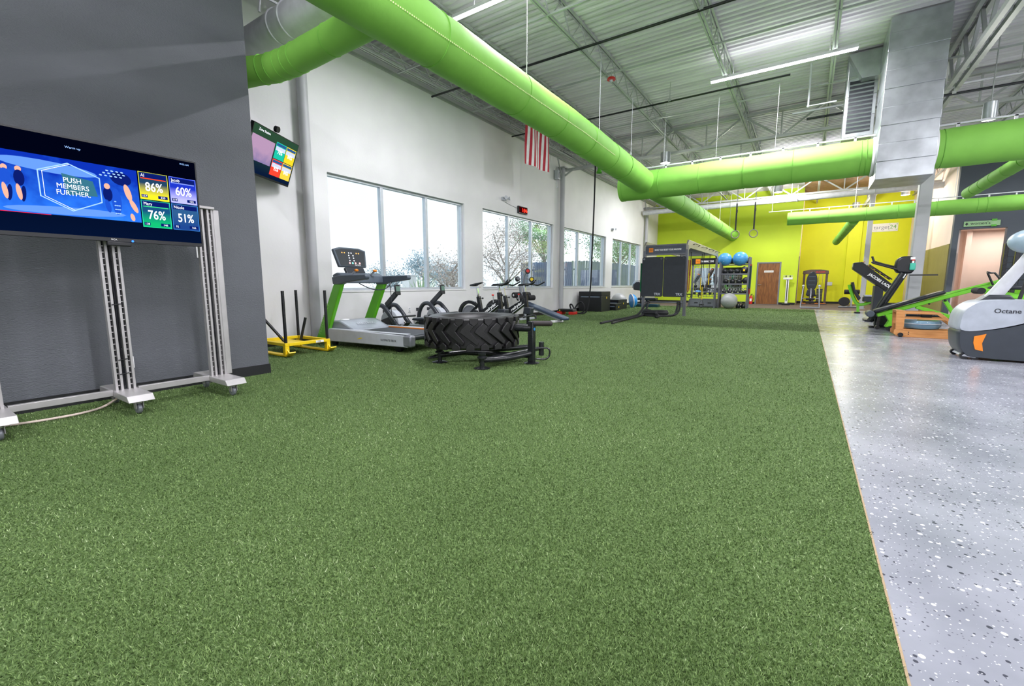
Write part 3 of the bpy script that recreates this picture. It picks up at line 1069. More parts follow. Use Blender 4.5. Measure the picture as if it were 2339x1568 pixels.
tag(B().curve([(-5.2, 1.36, 0.30), (-5.05, 1.28, 0.12), (-4.95, 1.12, 0.02), (-4.82, 0.95, 0.012), (-4.8, 0.7, 0.012), (-4.86, 0.45, 0.012), (-4.9, 0.1, 0.012)], 0.009, 8)
    .build('extension_cord', M_BEIGE), 'beige power cord lying on the turf behind the display stand', 'cord')

TVX = -4.60
tv = thing('large_television', 'large wide television with a blue fitness class screen on the rolling stand', 'television', (TVX, 1.18, 1.385))
HW, TH = 0.635, 0.735
B().ext(-0.06, -0.005, -HW, HW, 0, TH).build('case', M_BLACK, tv, bevel=0.008)
B().ext(-0.14, -0.06, -0.3, 0.3, 0.12, 0.5).build('wall_mount', M_BLACKM, tv)
bz = B()
bz.ext(-0.005, 0.006, -HW, HW, 0, 0.028).ext(-0.005, 0.006, -HW, HW, TH - 0.012, TH).ext(-0.005, 0.006, -HW, -HW + 0.01, 0.028, TH - 0.012).ext(-0.005, 0.006, HW - 0.01, HW, 0.028, TH - 0.012)
bz.build('bezel', M_BLACK, tv)
B().ext(-0.03, 0.012, -0.03, 0.12, -0.035, -0.001).build('receiver_pod', M_BLACK, tv, bevel=0.006)
B().ball((0.008, 0.13, 0.008), 0.008, 10, 6).build('power_light', emat('blue_led', '2a6bff', 2.5), tv)
SX = 0.0
def scr(b, name, m, parent=None):
    return b.build(name, m, parent or tv, smooth=False)


scr(B().ext(-0.005, 0.0, -HW + 0.01, HW - 0.01, 0.028, TH - 0.012), 'screen', emat('tv_dark_screen', '04102c', 0.8, '010312', 2, 0.05, 0.6))
YL, YR = -HW + 0.012, 0.205
pic = scr(B().ext(0, 0.0008, YL, YR, 0.165, 0.575), 'video_picture', emat('tv_blue_video', '2f7ff2', 0.95, '0a2a9c', 2, 0.22, 0.78, 0.5))
# streaked shapes inside the video picture
def blob(pts, m, x=0.0012, name='video_shape'):
    vs = [(x, p[0], p[1]) for p in pts]
    b_ = B()
    b_.add(vs, [tuple(range(len(vs)))])
    return b_.build(name, m, pic, smooth=False)


E_WH = emat('screen_white', 'f4f7ff', 1.0)
E_LB = emat('screen_pale_blue', '9cc4ff', 0.9)
E_SK = emat('screen_skin', 'e2a58e', 0.9)
E_NV = emat('screen_navy', '0a1a66', 0.8)
E_SKY = emat('screen_sky_blue', '4aa2ff', 0.9, '9ad0ff', 1, -0.6, 0.1, 0.2)
hexo = [(-0.36, 0.29), (-0.36, 0.47), (-0.20, 0.545), (-0.03, 0.47), (-0.03, 0.29), (-0.20, 0.205)]
B().tube([(0.002, p[0], p[1]) for p in hexo], 0.004, 4, closed=True).build('hexagon_outline', E_LB, pic, smooth=False)
B().tube([(0.002, p[0] * 0.94 + 0.0, p[1] * 0.97 + 0.012) for p in hexo], 0.0018, 4, closed=True).build('hexagon_outline', E_WH, pic, smooth=False)
blob([(-0.24, 0.47), (-0.07, 0.44), (-0.05, 0.33), (-0.22, 0.32)], emat('screen_teal_card', '3c7d95', 0.6), 0.0015)
for body, zz, yy in (('PUSH', 0.408, -0.185), ('MEMBERS', 0.362, -0.185), ('FURTHER.', 0.316, -0.185)):
    text(body, 0.05, E_WH, pic, (0.003, yy, zz), (0, 1, 0), SY, align='CENTER', depth=0.0002, sx=0.85)
# athletes and equipment in the video, soft rounded patches
def ell(cy, cz, ry, rz, m, x=0.0018, rot=0.0):
    c_, s_ = math.cos(R(rot)), math.sin(R(rot))
    return blob([(cy + ry * math.cos(q) * c_ - rz * math.sin(q) * s_, cz + ry * math.cos(q) * s_ + rz * math.sin(q) * c_) for q in [2 * math.pi * k / 18 for k in range(18)]], m, x)


E_MB = emat('screen_mid_blue', '1d4fc4', 0.8)
E_PB = emat('screen_steel_blue', '5f8fe0', 0.85)
ell(-0.30, 0.50, 0.26, 0.04, E_PB, 0.0009, -3)
ell(-0.22, 0.20, 0.33, 0.028, E_PB, 0.0009, 2)
ell(0.10, 0.49, 0.065, 0.05, E_NV, rot=-12)
ell(0.135, 0.39, 0.02, 0.065, E_SK, 0.002, 12)
ell(0.165, 0.29, 0.017, 0.055, E_SK, 0.0021, 22)
ell(0.15, 0.20, 0.014, 0.03, E_SK, 0.0021, 10)
ell(0.01, 0.42, 0.018, 0.022, E_SK, 0.002)
ell(0.01, 0.36, 0.028, 0.055, E_NV, 0.0019)
ell(0.005, 0.27, 0.016, 0.05, E_MB, 0.0019, 8)
ell(0.06, 0.31, 0.03, 0.10, E_MB, 0.0015)
for k in range(10):
    ell(0.05 + 0.012 * (k % 3), 0.22 + 0.03 * (k // 3), 0.007, 0.004, E_LB, 0.0022)
for yo, sk in ((-0.60, 1), (-0.52, 0), (-0.455, 1)):
    ell(yo, 0.455, 0.016, 0.02, E_SK)
    ell(yo, 0.395, 0.026, 0.055, E_NV if sk else E_MB, 0.0019)
    ell(yo - 0.008, 0.30, 0.013, 0.055, E_SK, 0.0019, 5)
    ell(yo + 0.012, 0.29, 0.013, 0.055, E_NV, 0.0018, -6)
for k in range(14):
    yy, zz = -0.02 + 0.026 * (k % 5) + 0.004 * k, 0.50 + 0.02 * (k // 5)
    ell(yy, zz, 0.009, 0.005, E_LB, 0.0022, -8)
scr(B().ext(0.0, 0.001, YL, -0.32, 0.160, 0.164), 'progress_line', emat('screen_red', 'd3204a', 0.9))
scr(B().ext(0.0, 0.001, YL, YL + 0.035, 0.585, 0.62), 'picture_badge', E_SKY)
text('Warm up', 0.022, E_LB, tv, (0.001, -0.16, 0.655), (0, 1, 0), SY, align='CENTER', depth=0.0002)
text('10:32 AM', 0.018, E_LB, tv, (0.001, 0.51, 0.69), (0, 1, 0), SY, depth=0.0002)
text('RCA', 0.018, M_PRINT, tv, (0.0065, 0.015, 0.008), (0, 1, 0), SY, align='CENTER', depth=0.0002)
TL = [('Al', '86%', '157', '339', 0.215, 0.36, 'd8cf22', '1c3a55', '#'), ('Jacob', '60%', '119', '132', 0.424, 0.36, 'a9a9ec', '1a2fae', 0),
      ('Mary', '76%', '138', '146', 0.215, 0.135, '0fa866', '14466e', 0), ('Nicole', '51%', '92', '166', 0.424, 0.135, '1a3c7c', '27507c', 0)]
ECOL = ['e8e43a', '6f86f0', '2fe0a8', '3a7fd0']
for i, (nm, pc, hr, pt, y0, z0, c_lo, c_hi, _) in enumerate(TL):
    w_, h_ = 0.195, 0.215
    tl = scr(B().ext(0, 0.001, y0, y0 + w_, z0, z0 + h_), 'score_tile', emat('tile_%d' % i, c_lo, 0.95, c_hi, 2, z0 + 0.03, z0 + 0.13))
    B().tube([(0.0014, y0, z0), (0.0014, y0 + w_, z0), (0.0014, y0 + w_, z0 + h_), (0.0014, y0, z0 + h_)], 0.0022, 4, closed=True).build('tile_border', emat('tile_edge_%d' % i, ECOL[i], 1.0), tl, smooth=False)
    scr(B().ext(0.001, 0.0016, y0 + 0.008, y0 + w_ - 0.008, z0 + 0.172, z0 + 0.208), 'tile_header', E_NV, tl)
    text(nm, 0.036, E_WH, tl, (0.0022, y0 + 0.014, z0 + 0.178), (0, 1, 0), SY, depth=0.0002, sx=0.8)
    if i < 3:
        scr(B().ext(0.001, 0.0018, y0 + 0.012, y0 + w_ - 0.012, z0 + 0.163, z0 + 0.171), 'effort_bar', emat('bar_%d' % i, ['e0401a', '7a8fe0', '35c07a'][i], 0.9), tl)
    text(pc, 0.10, E_WH, tl, (0.0024, y0 + w_ / 2, z0 + 0.068), (0, 1, 0), SY, align='CENTER', depth=0.0002, bold=0.0012, sx=0.72)
    for body, yy, ww in ((hr, y0 + 0.028, 0.04), (pt, y0 + w_ - 0.042, 0.066)):
        scr(B().ext(0.001, 0.0018, yy - ww / 2, yy + ww / 2, z0 + 0.014, z0 + 0.038), 'score_pill', E_NV, tl)
        text(body, 0.022, E_WH, tl, (0.0022, yy, z0 + 0.018), (0, 1, 0), SY, align='CENTER', depth=0.0002)

# ================================================================== small wall television
wt = thing('wall_television', 'small tilted wall television with coloured heart rate tiles beside the partition', 'television', (-7.1, 4.33, 3.30))
# its width runs back along d, its face looks down into the room
dv = V(math.sin(R(29)), -math.cos(R(29)), 0)      # from the far edge towards the near edge
nv = V(math.cos(R(29)), math.sin(R(29)), 0)
tilt = R(20)
up = (V(0, 0, 1) * math.cos(tilt) + nv * math.sin(tilt)).normalized()
fn = nv * math.cos(tilt) - V(0, 0, 1) * math.sin(tilt)
WW, WH = 1.10, 0.70
def wp(a, c, e=0.0):
    return dv * a - up * c + fn * e


def wquad(name, m, a0, a1, c0, c1, e=0.0, th=0.001, parent=None):
    vs = [wp(a, c, q) for q in (e - th, e) for (a, c) in ((a0, c0), (a1, c0), (a1, c1), (a0, c1))]
    b_ = B()
    b_.add(vs, [(0, 1, 2, 3), (4, 5, 6, 7), (0, 1, 5, 4), (1, 2, 6, 5), (2, 3, 7, 6), (3, 0, 4, 7)])
    return b_.build(name, m, parent or wt, smooth=False)


wquad('case', M_BLACK, 0, WW, 0, WH, 0.0, 0.05)
wquad('screen', emat('small_tv_dark', '0a1a36', 0.7, '2c4a36', 2, -0.6, -0.1), 0.012, WW - 0.012, 0.012, WH - 0.03, 0.001)
wquad('video_picture', emat('small_tv_video', '3f5590', 0.8, 'a98aa8', 2, -0.5, -0.15, 0.3), 0.57, WW - 0.02, 0.15, 0.50, 0.002)
for i, (a0, c0, col, pc) in enumerate(((0.29, 0.11, '1aa88f', '70%'), (0.03, 0.11, 'd3bd24', '84%'), (0.29, 0.365, 'e23c2a', '93%'), (0.03, 0.365, 'd9b93a', '84%'))):
    q = wquad('score_tile', emat('wt_tile_%d' % i, col, 0.95), a0, a0 + 0.25, c0, c0 + 0.245, 0.0022)
    wquad('tile_header', emat('wt_header', '2b5a92', 0.7), a0 + 0.01, a0 + 0.24, c0 + 0.012, c0 + 0.05, 0.0032, 0.0008, q)
    wquad('tile_chart', emat('wt_chart', 'b9c3e6', 0.9), a0 + 0.01, a0 + 0.24, c0 + 0.06, c0 + 0.12, 0.0032, 0.0008, q)
    text(pc, 0.09, E_WH, q, wp(a0 + 0.125, c0 + 0.165, 0.004), -dv, up, align='CENTER', depth=0.0003, bold=0.001, sx=0.8)
text('Zone Station', 0.05, E_WH, wt, wp(0.98, 0.075, 0.003), -dv, up, depth=0.0003)
B().cyl(wp(0.62, -0.05, -0.02), wp(0.62, -0.05, 0.03), 0.045, n=16).build('webcam', M_BLACK, wt)
b_ = B().beam(wp(0.5, 0.35, -0.05), wp(0.5, 0.35, -0.05) + V(-0.3, -0.1, 0.0), 0.06, 0.06)
b_.build('bracket_arm', M_BLACKM, wt)

# ================================================================== flag, rope, rings
def flag():
    t = thing('hanging_flag', 'red and white striped flag with a blue starred corner hanging beside the long duct', 'flag', (-6.2, 9.92, 5.66))
    n = 13
    wd, hh = 1.16, 1.56
    def wave(y, z):
        return 0.03 * math.sin(y * 9 + z * 1.5) * (0.3 + min(1, -z))
    for i in range(n):
        y0, y1 = wd * i / n, wd * (i + 1) / n
        rows = 18
        z_top = -0.60 if i < 7 else 0.0
        b2 = B()
        vs, fs = [], []
        for r_ in range(rows + 1):
            z = z_top + (-hh - z_top) * r_ / rows
            for y in (y0, (y0 + y1) / 2, y1):
                vs.append((wave(y, z), y + 0.02 * z, z))
        for r_ in range(rows):
            for k in range(2):
                a = r_ * 3 + k
                fs.append((a, a + 1, a + 4, a + 3))
        b2.add(vs, fs)
        b2.build('stripe', M_FLAGR if i % 2 == 0 else M_FLAGW, t)
    b2 = B()
    vs, fs = [], []
    for r_ in range(9):
        z = -0.60 * r_ / 8
        for k in range(15):
            y = wd * 7 / 13 * k / 14
            vs.append((wave(y, z), y + 0.02 * z, z))
    for r_ in range(8):
        for k in range(14):
            a = r_ * 15 + k
            fs.append((a, a + 1, a + 16, a + 15))
    b2.add(vs, fs)
    b2.build('star_field', M_FLAGB, t)
    B().cyl((0, -0.05, 0.01), (0, wd + 0.05, 0.01), 0.012, n=8).build('pole', M_STEEL, t)
    for i in range(5):
        for j in range(4):
            y, z = 0.06 + 0.12 * i, -0.08 - 0.14 * j
            c_ = V(wave(y, z) + 0.004, y, z)
            pts = []
            for k in range(10):
                rr_ = 0.028 if k % 2 == 0 else 0.012
                a = math.pi * k / 5
                pts.append((c_.x, c_.y + rr_ * math.sin(a), c_.z + rr_ * math.cos(a)))
            s_ = B()
            s_.add(pts, [tuple(range(10))])
            s_.build('star', M_FLAGW, t, smooth=False)
    for y in (0.1, 1.0):
        B().cyl((0, y, 0.01), (0, y, 0.07), 0.005, n=5).build('tie_cord', M_STEEL, t)


flag()
tag(B().curve([(-6.1, 14.05, 4.95), (-6.11, 14.05, 3.8), (-6.14, 14.06, 2.4), (-6.18, 14.08, 1.1), (-6.22, 14.08, 0.6), (-6.26, 14.08, 0.25), (-6.36, 14.06, 0.05), (-6.55, 14.02, 0.025),
                (-6.8, 14.1, 0.03), (-6.78, 14.2, 0.25), (-6.6, 14.22, 0.42), (-6.45, 14.2, 0.25), (-6.5, 14.18, 0.06), (-6.75, 14.2, 0.03), (-6.95, 14.25, 0.3), (-7.05, 14.28, 0.28), (-6.95, 14.3, 0.05), (-6.8, 14.32, 0.025)], 0.026, 8, sub=8)
    .build('climbing_rope', M_ROPE), 'thick black climbing rope hanging from the girder and coiled on the turf', 'rope')


def ring(x, label):
    t = thing('gymnastic_ring', label, 'gym ring', (x, 14.2, 2.45))
    B().torus((0, 0, 0), 0.105, 0.014, (math.sin(R(20)), -math.cos(R(20)), 0), n=36, m=10).build('ring', M_RINGW, t)
    B().ext(-0.02, 0.02, -0.003, 0.003, 0.1, 0.86).build('strap', M_BLACK, t)
    B().box((0.012, -0.006, 0.64), (0.035, 0.02, 0.08)).build('buckle', M_BLACK, t)
    z = 0.88
    k = 0
    while z < 2.46:
        ax = (1, 0, 0) if k % 2 else (0, 1, 0)
        l = B().torus((0, 0, 0), 0.016, 0.005, ax, n=10, m=5)
        l.v = [(v[0], v[1], v[2] * 1.7 + z + 0.02) for v in l.v]
        l.build('chain_link', M_MGREY, t)
        z += 0.042
        k += 1
    return t


ring(-1.83, 'gymnastic ring on a black strap, hanging before the end of the long duct')
ring(-1.37, 'gymnastic ring on a black strap, hanging before the bare green wall')

# ================================================================== wall fittings
def twin_spot(y, z, label):
    t = thing('emergency_light', label, 'emergency light', (XW, y, z))
    B().ext(0, 0.07, -0.14, 0.02, -0.04, 0.05).build('body', M_LGREY, t, bevel=0.01)
    for s_, dy in ((-1, -0.1), (1, 0.1)):
        B().cyl((0.07, dy * 0.6, 0.02), (0.14, dy, 0.03), 0.02, 0.055, n=14).build('lamp_head', M_LGREY, t)
    return t


twin_spot(10.72, 3.46, 'white twin-head emergency light above the second window by the clock')
twin_spot(19.2, 3.45, 'white twin-head emergency light above the fourth window')
t = thing('digital_clock', 'black digital wall clock with red numerals above the second window', 'clock', (XW + 0.03, 11.66, 3.28))
B().box((0, 0, 0), (0.06, 0.5, 0.21)).build('case', M_BLACK, t, bevel=0.006)
B().box((0.031, 0, 0), (0.003, 0.46, 0.17)).build('display', emat('clock_face', '3a0508', 0.5), t)
text('1:34', 0.15, emat('clock_digits', 'ff3020', 2.5), t, (0.034, 0.06, -0.055), (0, 1, 0), SY, align='CENTER', bold=0.003)
text('55', 0.07, MATS['clock_digits'], t, (0.034, 0.19, -0.04), (0, 1, 0), SY, align='CENTER', bold=0.002)
tag(B().curve([(XW + 0.01, 10.74, 3.40), (XW + 0.01, 10.95, 3.36), (XW + 0.01, 11.2, 3.33), (XW + 0.01, 11.41, 3.31)], 0.004, 6).build('clock_wire', M_DGREY), 'thin wire between the emergency light and the digital clock', 'wire')
t = thing('electrical_box', 'grey electrical box on the wall column beside the flag', 'electrical box', (XW + 0.1, 13.74, 4.72))
B().box((0, 0, 0), (0.14, 0.16, 0.3)).build('case', M_LGREY, t, bevel=0.008)
B().box((0.075, 0.02, 0.0), (0.01, 0.08, 0.2)).build('door', M_MGREY, t)
B().curve([(0, 0, -0.15), (0, -0.05, -0.3), (0, 0.0, -0.42), (0, 0.06, -0.35)], 0.005, 6).build('cable', M_LGREY, t)
t = thing('fire_bell', 'small red fire alarm bell under a roof joist', 'fire bell', (-3.6, 8.98, 5.13))
B().lathe([(0, 0.05), (0.055, 0.05), (0.08, 0.03), (0.085, 0), (0, 0.0)], 20).build('shell', M_RED, t)
B().ball((0, 0, -0.015), 0.035, 12, 8).build('centre_cap', M_LGREY, t)
B().cyl((0, 0, 0.05), (0, 0, 0.16), 0.012, n=8).build('stem', M_STEEL, t)
t = thing('wall_camera', 'lime green cone horn hanging under the girder by the rope', 'horn', (-5.9, 13.9, 4.62))
B().lathe([(0.0, 0.25), (0.03, 0.25), (0.045, 0.12), (0.10, 0.0), (0.09, 0.0), (0.03, 0.12), (0, 0.12)], 16).build('cone', M_SLIME, t)
B().cyl((0, 0, 0.25), (0.0, 0.15, 0.36), 0.01, n=6).build('stem', M_STEEL, t)
# name board on the yellow wall
t = thing('logo_board', 'white board with a grey and green number logo on the yellow wall', 'sign', (3.0, 28.98, 3.84))
B().box((0, 0, 0), (0.98, 0.02, 0.4)).build('board', M_WHITEP, t)
text('target', 0.26, M_MGREY, t, (-0.45, -0.012, -0.07), (1, 0, 0), SY, depth=0.002)
text('24', 0.26, M_SLIME, t, (0.17, -0.012, -0.07), (1, 0, 0), SY, depth=0.002)
for sx_ in (0.14, 0.46):
    for sz_ in (-0.13, 0.16):
        d_ = 0.05 if sx_ < 0.3 else -0.05
        e_ = 0.05 if sz_ < 0 else -0.05
        B().beam((sx_, -0.012, sz_), (sx_ + d_, -0.012, sz_), 0.01, 0.01).beam((sx_, -0.012, sz_), (sx_, -0.012, sz_ + e_), 0.01, 0.01).build('corner_bracket', M_SLIME, t)
text('fitness', 0.06, M_MGREY, t, (-0.45, -0.012, -0.16), (1, 0, 0), SY, depth=0.002)
t = thing('changing_room_sign', 'pale green glass sign with a figure and green squares above the doorway', 'sign', (4.63, 20.98, 3.03))
B().box((0, 0, 0), (0.85, 0.02, 0.17)).build('plate', M_SIGNG, t)
text("women's", 0.13, M_DARKPRINT, t, (-0.27, -0.012, -0.03), (1, 0, 0), SY, depth=0.002)
B().prism([(-0.36, -0.05), (-0.32, 0.0), (-0.36, 0.05), (-0.40, 0.0)], 'y', -0.014, -0.011).build('figure_mark', M_DARKPRINT, t)
for zz in (0.1, -0.08):
    B().box((0.28, -0.014, zz), (0.12, 0.012, 0.06)).build('green_square', M_SLIME, t)

# ================================================================== yellow push sled
t = thing('push_sled', 'yellow weight sled with black push poles beside the dark grey partition', 'weight sled', (-6.6, 3.72, 0))
for yc in (-0.33, 0.33):
    sk = B()
    pr_ = [(-0.55, 0.10), (-0.47, 0.012), (0.47, 0.012), (0.56, 0.07), (0.55, 0.085), (0.46, 0.03), (-0.46, 0.03), (-0.53, 0.11)]
    sk.prism(pr_, 'y', yc - 0.05, yc + 0.05)
    sk.build('ski', M_YELLOW, t)
    for xx in (-0.40, 0.40):
        B().ext(xx - 0.03, xx + 0.03, yc - 0.03, yc + 0.03, 0.03, 0.155).prism([(xx - 0.09, 0.03), (xx + 0.09, 0.03), (xx + 0.03, 0.11), (xx - 0.03, 0.11)], 'y', yc - 0.006, yc + 0.006).build('upright', M_YELLOW, t)
        B().cyl((xx, yc, 0.15), (xx, yc, 0.95), 0.022, n=14).build('push_pole', M_BLACKM, t)
    B().ext(-0.43, 0.43, yc - 0.03, yc + 0.03, 0.155, 0.20).build('side_rail', M_YELLOW, t, bevel=0.004)
for xx in (-0.40, 0.40):
    B().ext(xx - 0.035, xx + 0.035, -0.30, 0.30, 0.155, 0.20).build('cross_rail', M_YELLOW, t, bevel=0.004)
B().ext(-0.36, 0.36, -0.14, 0.14, 0.15, 0.16).build('weight_deck', M_YELLOW, t)
for (xa, xb, ya, yb) in ((-0.05, 0.02, 0.16, 0.22), (-0.05, -0.22, -0.1, -0.3)):
    B().cyl((xa, ya, 0.16), (xb, yb, 0.52), 0.021, n=14).build('weight_horn', M_BLACKM, t)
B().box((0.437, 0.18, 0.178), (0.004, 0.13, 0.032)).build('sticker', M_WHITEP, t)
text('TYR', 0.03, M_DARKPRINT, t, (0.4395, 0.14, 0.168), (0, 1, 0), SY, bold=0.001)

# ================================================================== treadmill
t = thing('treadmill', 'grey treadmill with bright green uprights in front of the first window', 'treadmill', (-5.95, 4.95, 0), 3)
body = [(-1.0, 0.08), (1.02, 0.10), (1.08, 0.16), (1.07, 0.25), (0.95, 0.28), (-0.3, 0.30), (-1.0, 0.30)]
for s_ in (-1, 1):
    B().prism(body, 'y', s_ * 0.44 - 0.05, s_ * 0.44 + 0.05).build('side_frame', M_LGREY, t, bevel=0.012)
    B().box((0.3, s_ * 0.435, 0.295), (1.4, 0.085, 0.012)).build('foot_rail', M_LGREY, t, bevel=0.004)
    B().ext(0.93, 1.10, s_ * 0.44 - 0.058, s_ * 0.44 + 0.058, 0.105, 0.285).build('end_cap', M_MGREY, t, bevel=0.03)
    B().lathe([(0, -0.045), (0.05, -0.045), (0.08, -0.03), (0.08, 0.03), (0.05, 0.045), (0, 0.045)], 20, (0.72, s_ * 0.36, 0.08), (0, 1, 0)).build('wheel', M_BLACK, t)
    B().lathe([(0, -0.03), (0.05, -0.03), (0.05, 0.03), (0, 0.03)], 18, (-0.8, s_ * 0.36, 0.05), (0, 1, 0)).build('front_wheel', M_BLACK, t)
    # upright: a flat green blade leaning back to the handrail
    B().prism([(-1.13, 0.10), (-0.88, 0.10), (-0.39, 1.05), (-0.59, 1.05)], 'y', s_ * 0.46 - 0.035, s_ * 0.46 + 0.035).build('upright', M_TMGREEN, t, bevel=0.012)
    B().prism([(-0.60, 1.04), (-0.40, 1.04), (-0.30, 1.07), (0.18, 1.12), (0.20, 1.16), (0.18, 1.20), (-0.45, 1.19), (-0.62, 1.16)], 'y', s_ * 0.46 - 0.045, s_ * 0.46 + 0.045).build('handrail', M_GRAPH, t, bevel=0.015)
B().ext(-0.75, 1.0, -0.385, 0.385, 0.24, 0.275).build('running_belt', mat('treadmill_belt', '2c2f36', 0.6), t)
B().cyl((1.0, -0.385, 0.235), (1.0, 0.385, 0.235), 0.045, n=20).build('rear_roller', M_DGREY, t)
B().ext(-0.62, 0.95, 0.372, 0.390, 0.276, 0.292).build('accent_strip', M_ORANGE, t)
B().prism([(-1.02, 0.20), (-1.02, 0.31), (-0.88, 0.42), (-0.62, 0.43), (-0.30, 0.31), (-0.26, 0.285), (-0.26, 0.2)], 'y', -0.40, 0.40).build('motor_hood', mat('hood_grey', '8f959e', 0.3), t, bevel=0.02)
B().lathe([(0, 0.01), (0.07, 0.008), (0.08, 0)], 20, (-0.75, -0.18, 0.43)).build('hood_badge', M_WHITEP, t)
text('MATRIX', 0.10, M_LGREY, t, (-0.40, -0.18, 0.362), (0, 1, 0), V(-0.9, 0, 0.35), depth=0.002)
text('ULTIMATE DECK', 0.045, M_DARKPRINT, t, (0.46, -0.4925, 0.17), (1, 0, 0), SY, depth=0.001)
B().prism([(-0.1, 0.16), (0.0, 0.19), (0.06, 0.19), (-0.02, 0.165)], 'y', -0.4925, -0.491).build('side_flash', M_YELLOW, t)
text('PERFORMANCE', 0.085, mat('upright_print', '8fd158', 0.4), t, (-1.00, -0.4965, 0.18), V(0.46, 0, 0.90), V(-0.9, 0, 0.46), depth=0.0008)
# console mast, tray and display, facing the runner
B().prism([(-0.62, 1.06), (-0.40, 1.06), (-0.42, 1.18), (-0.55, 1.24), (-0.66, 1.2)], 'y', -0.46, 0.46).build('console_tray', M_GRAPH, t, bevel=0.02)
B().beam((-0.60, 0, 1.18), (-0.68, 0, 1.32), 0.4, 0.05, up=(1, 0, 0)).build('console_neck', M_DGREY, t, bevel=0.01)
ce_ = V(-0.74, 0, 1.50)
cx_, cz_ = V(0, 1, 0), V(-0.26, 0, 0.965).normalized()
cn_ = cx_.cross(cz_)
def cpt(a, c, e):
    return ce_ + cx_ * a + cz_ * c + cn_ * e


def cslab(name, m, pl, e0, e1, parent=t, bevel=0.0):
    vs = [cpt(a, c, e0) for a, c in pl] + [cpt(a, c, e1) for a, c in pl]
    k = len(pl)
    b_ = B()
    b_.add(vs, [tuple(range(k)), tuple(range(2 * k - 1, k - 1, -1))] + [(i, (i + 1) % k, k + (i + 1) % k, k + i) for i in range(k)])
    return b_.build(name, m, parent, bevel=bevel)


sh = [(-0.29, -0.17), (0.29, -0.17), (0.345, 0.14), (0.20, 0.18), (-0.20, 0.18), (-0.345, 0.14)]
con = cslab('console', M_GRAPH, sh, -0.035, 0.02, bevel=0.015)
cslab('console_face', M_DGREY, [(x * 0.88, z * 0.86 - 0.004) for x, z in sh], 0.02, 0.022, con)
for r_, row in enumerate(((-0.18, -0.13, -0.04, 0.01, 0.12, 0.17), (-0.05, 0.04), (-0.05, 0.04), (-0.05, 0.04), (-0.06, 0.0, 0.06, 0.15))):
    for q in row:
        zz = 0.08 - 0.045 * r_
        col = emat('console_orange', 'ffb060', 1.2) if (r_ == 0 and abs(q) > 0.1) else (emat('console_teal', '7fe0c8', 1.2) if (r_ == 4 and q == 0.0) else (emat('console_pink', 'ffb0b0', 1.2) if r_ == 4 else emat('console_white', 'e8eeff', 1.1)))
        B().lathe([(0, 0.002), (0.012 if r_ != 4 else 0.018, 0.002), (0.012 if r_ != 4 else 0.018, 0)], 10, cpt(q, zz, 0.0225), cn_).build('button', col, con)
text('MATRIX', 0.035, M_PRINT, con, cpt(0.1, -0.148, 0.0235), cx_, cz_, align='CENTER', depth=0.0004)
for s_ in (-1, 1):
    B().cyl((-0.5, s_ * 0.2, 1.2), (-0.38, s_ * 0.2, 1.27), 0.016).build('toggle_stem', M_LGREY, t)
    B().ball((-0.37, s_ * 0.2, 1.275), 0.03, 12, 8, (1, 1.3, 0.8)).build('toggle', M_ORANGE, t)
B().curve([(-0.5, -0.05, 1.06), (-0.35, 0.1, 0.96), (-0.25, 0.3, 0.96), (-0.22, 0.46, 1.1), (-0.3, 0.5, 1.18)], 0.008, 6).build('sensor_cable', M_DGREY, t)
B().curve([(-0.36, 0.53, 1.06), (-0.36, 0.55, 0.8), (-0.38, 0.56, 0.58), (-0.37, 0.56, 0.48), (-0.35, 0.56, 0.42)], 0.007, 6).build('power_cable', M_DGREY, t)
B().ball((-0.35, 0.56, 0.39), 0.03, 10, 8, (0.8, 0.8, 1.3)).build('plug', M_BLACK, t)


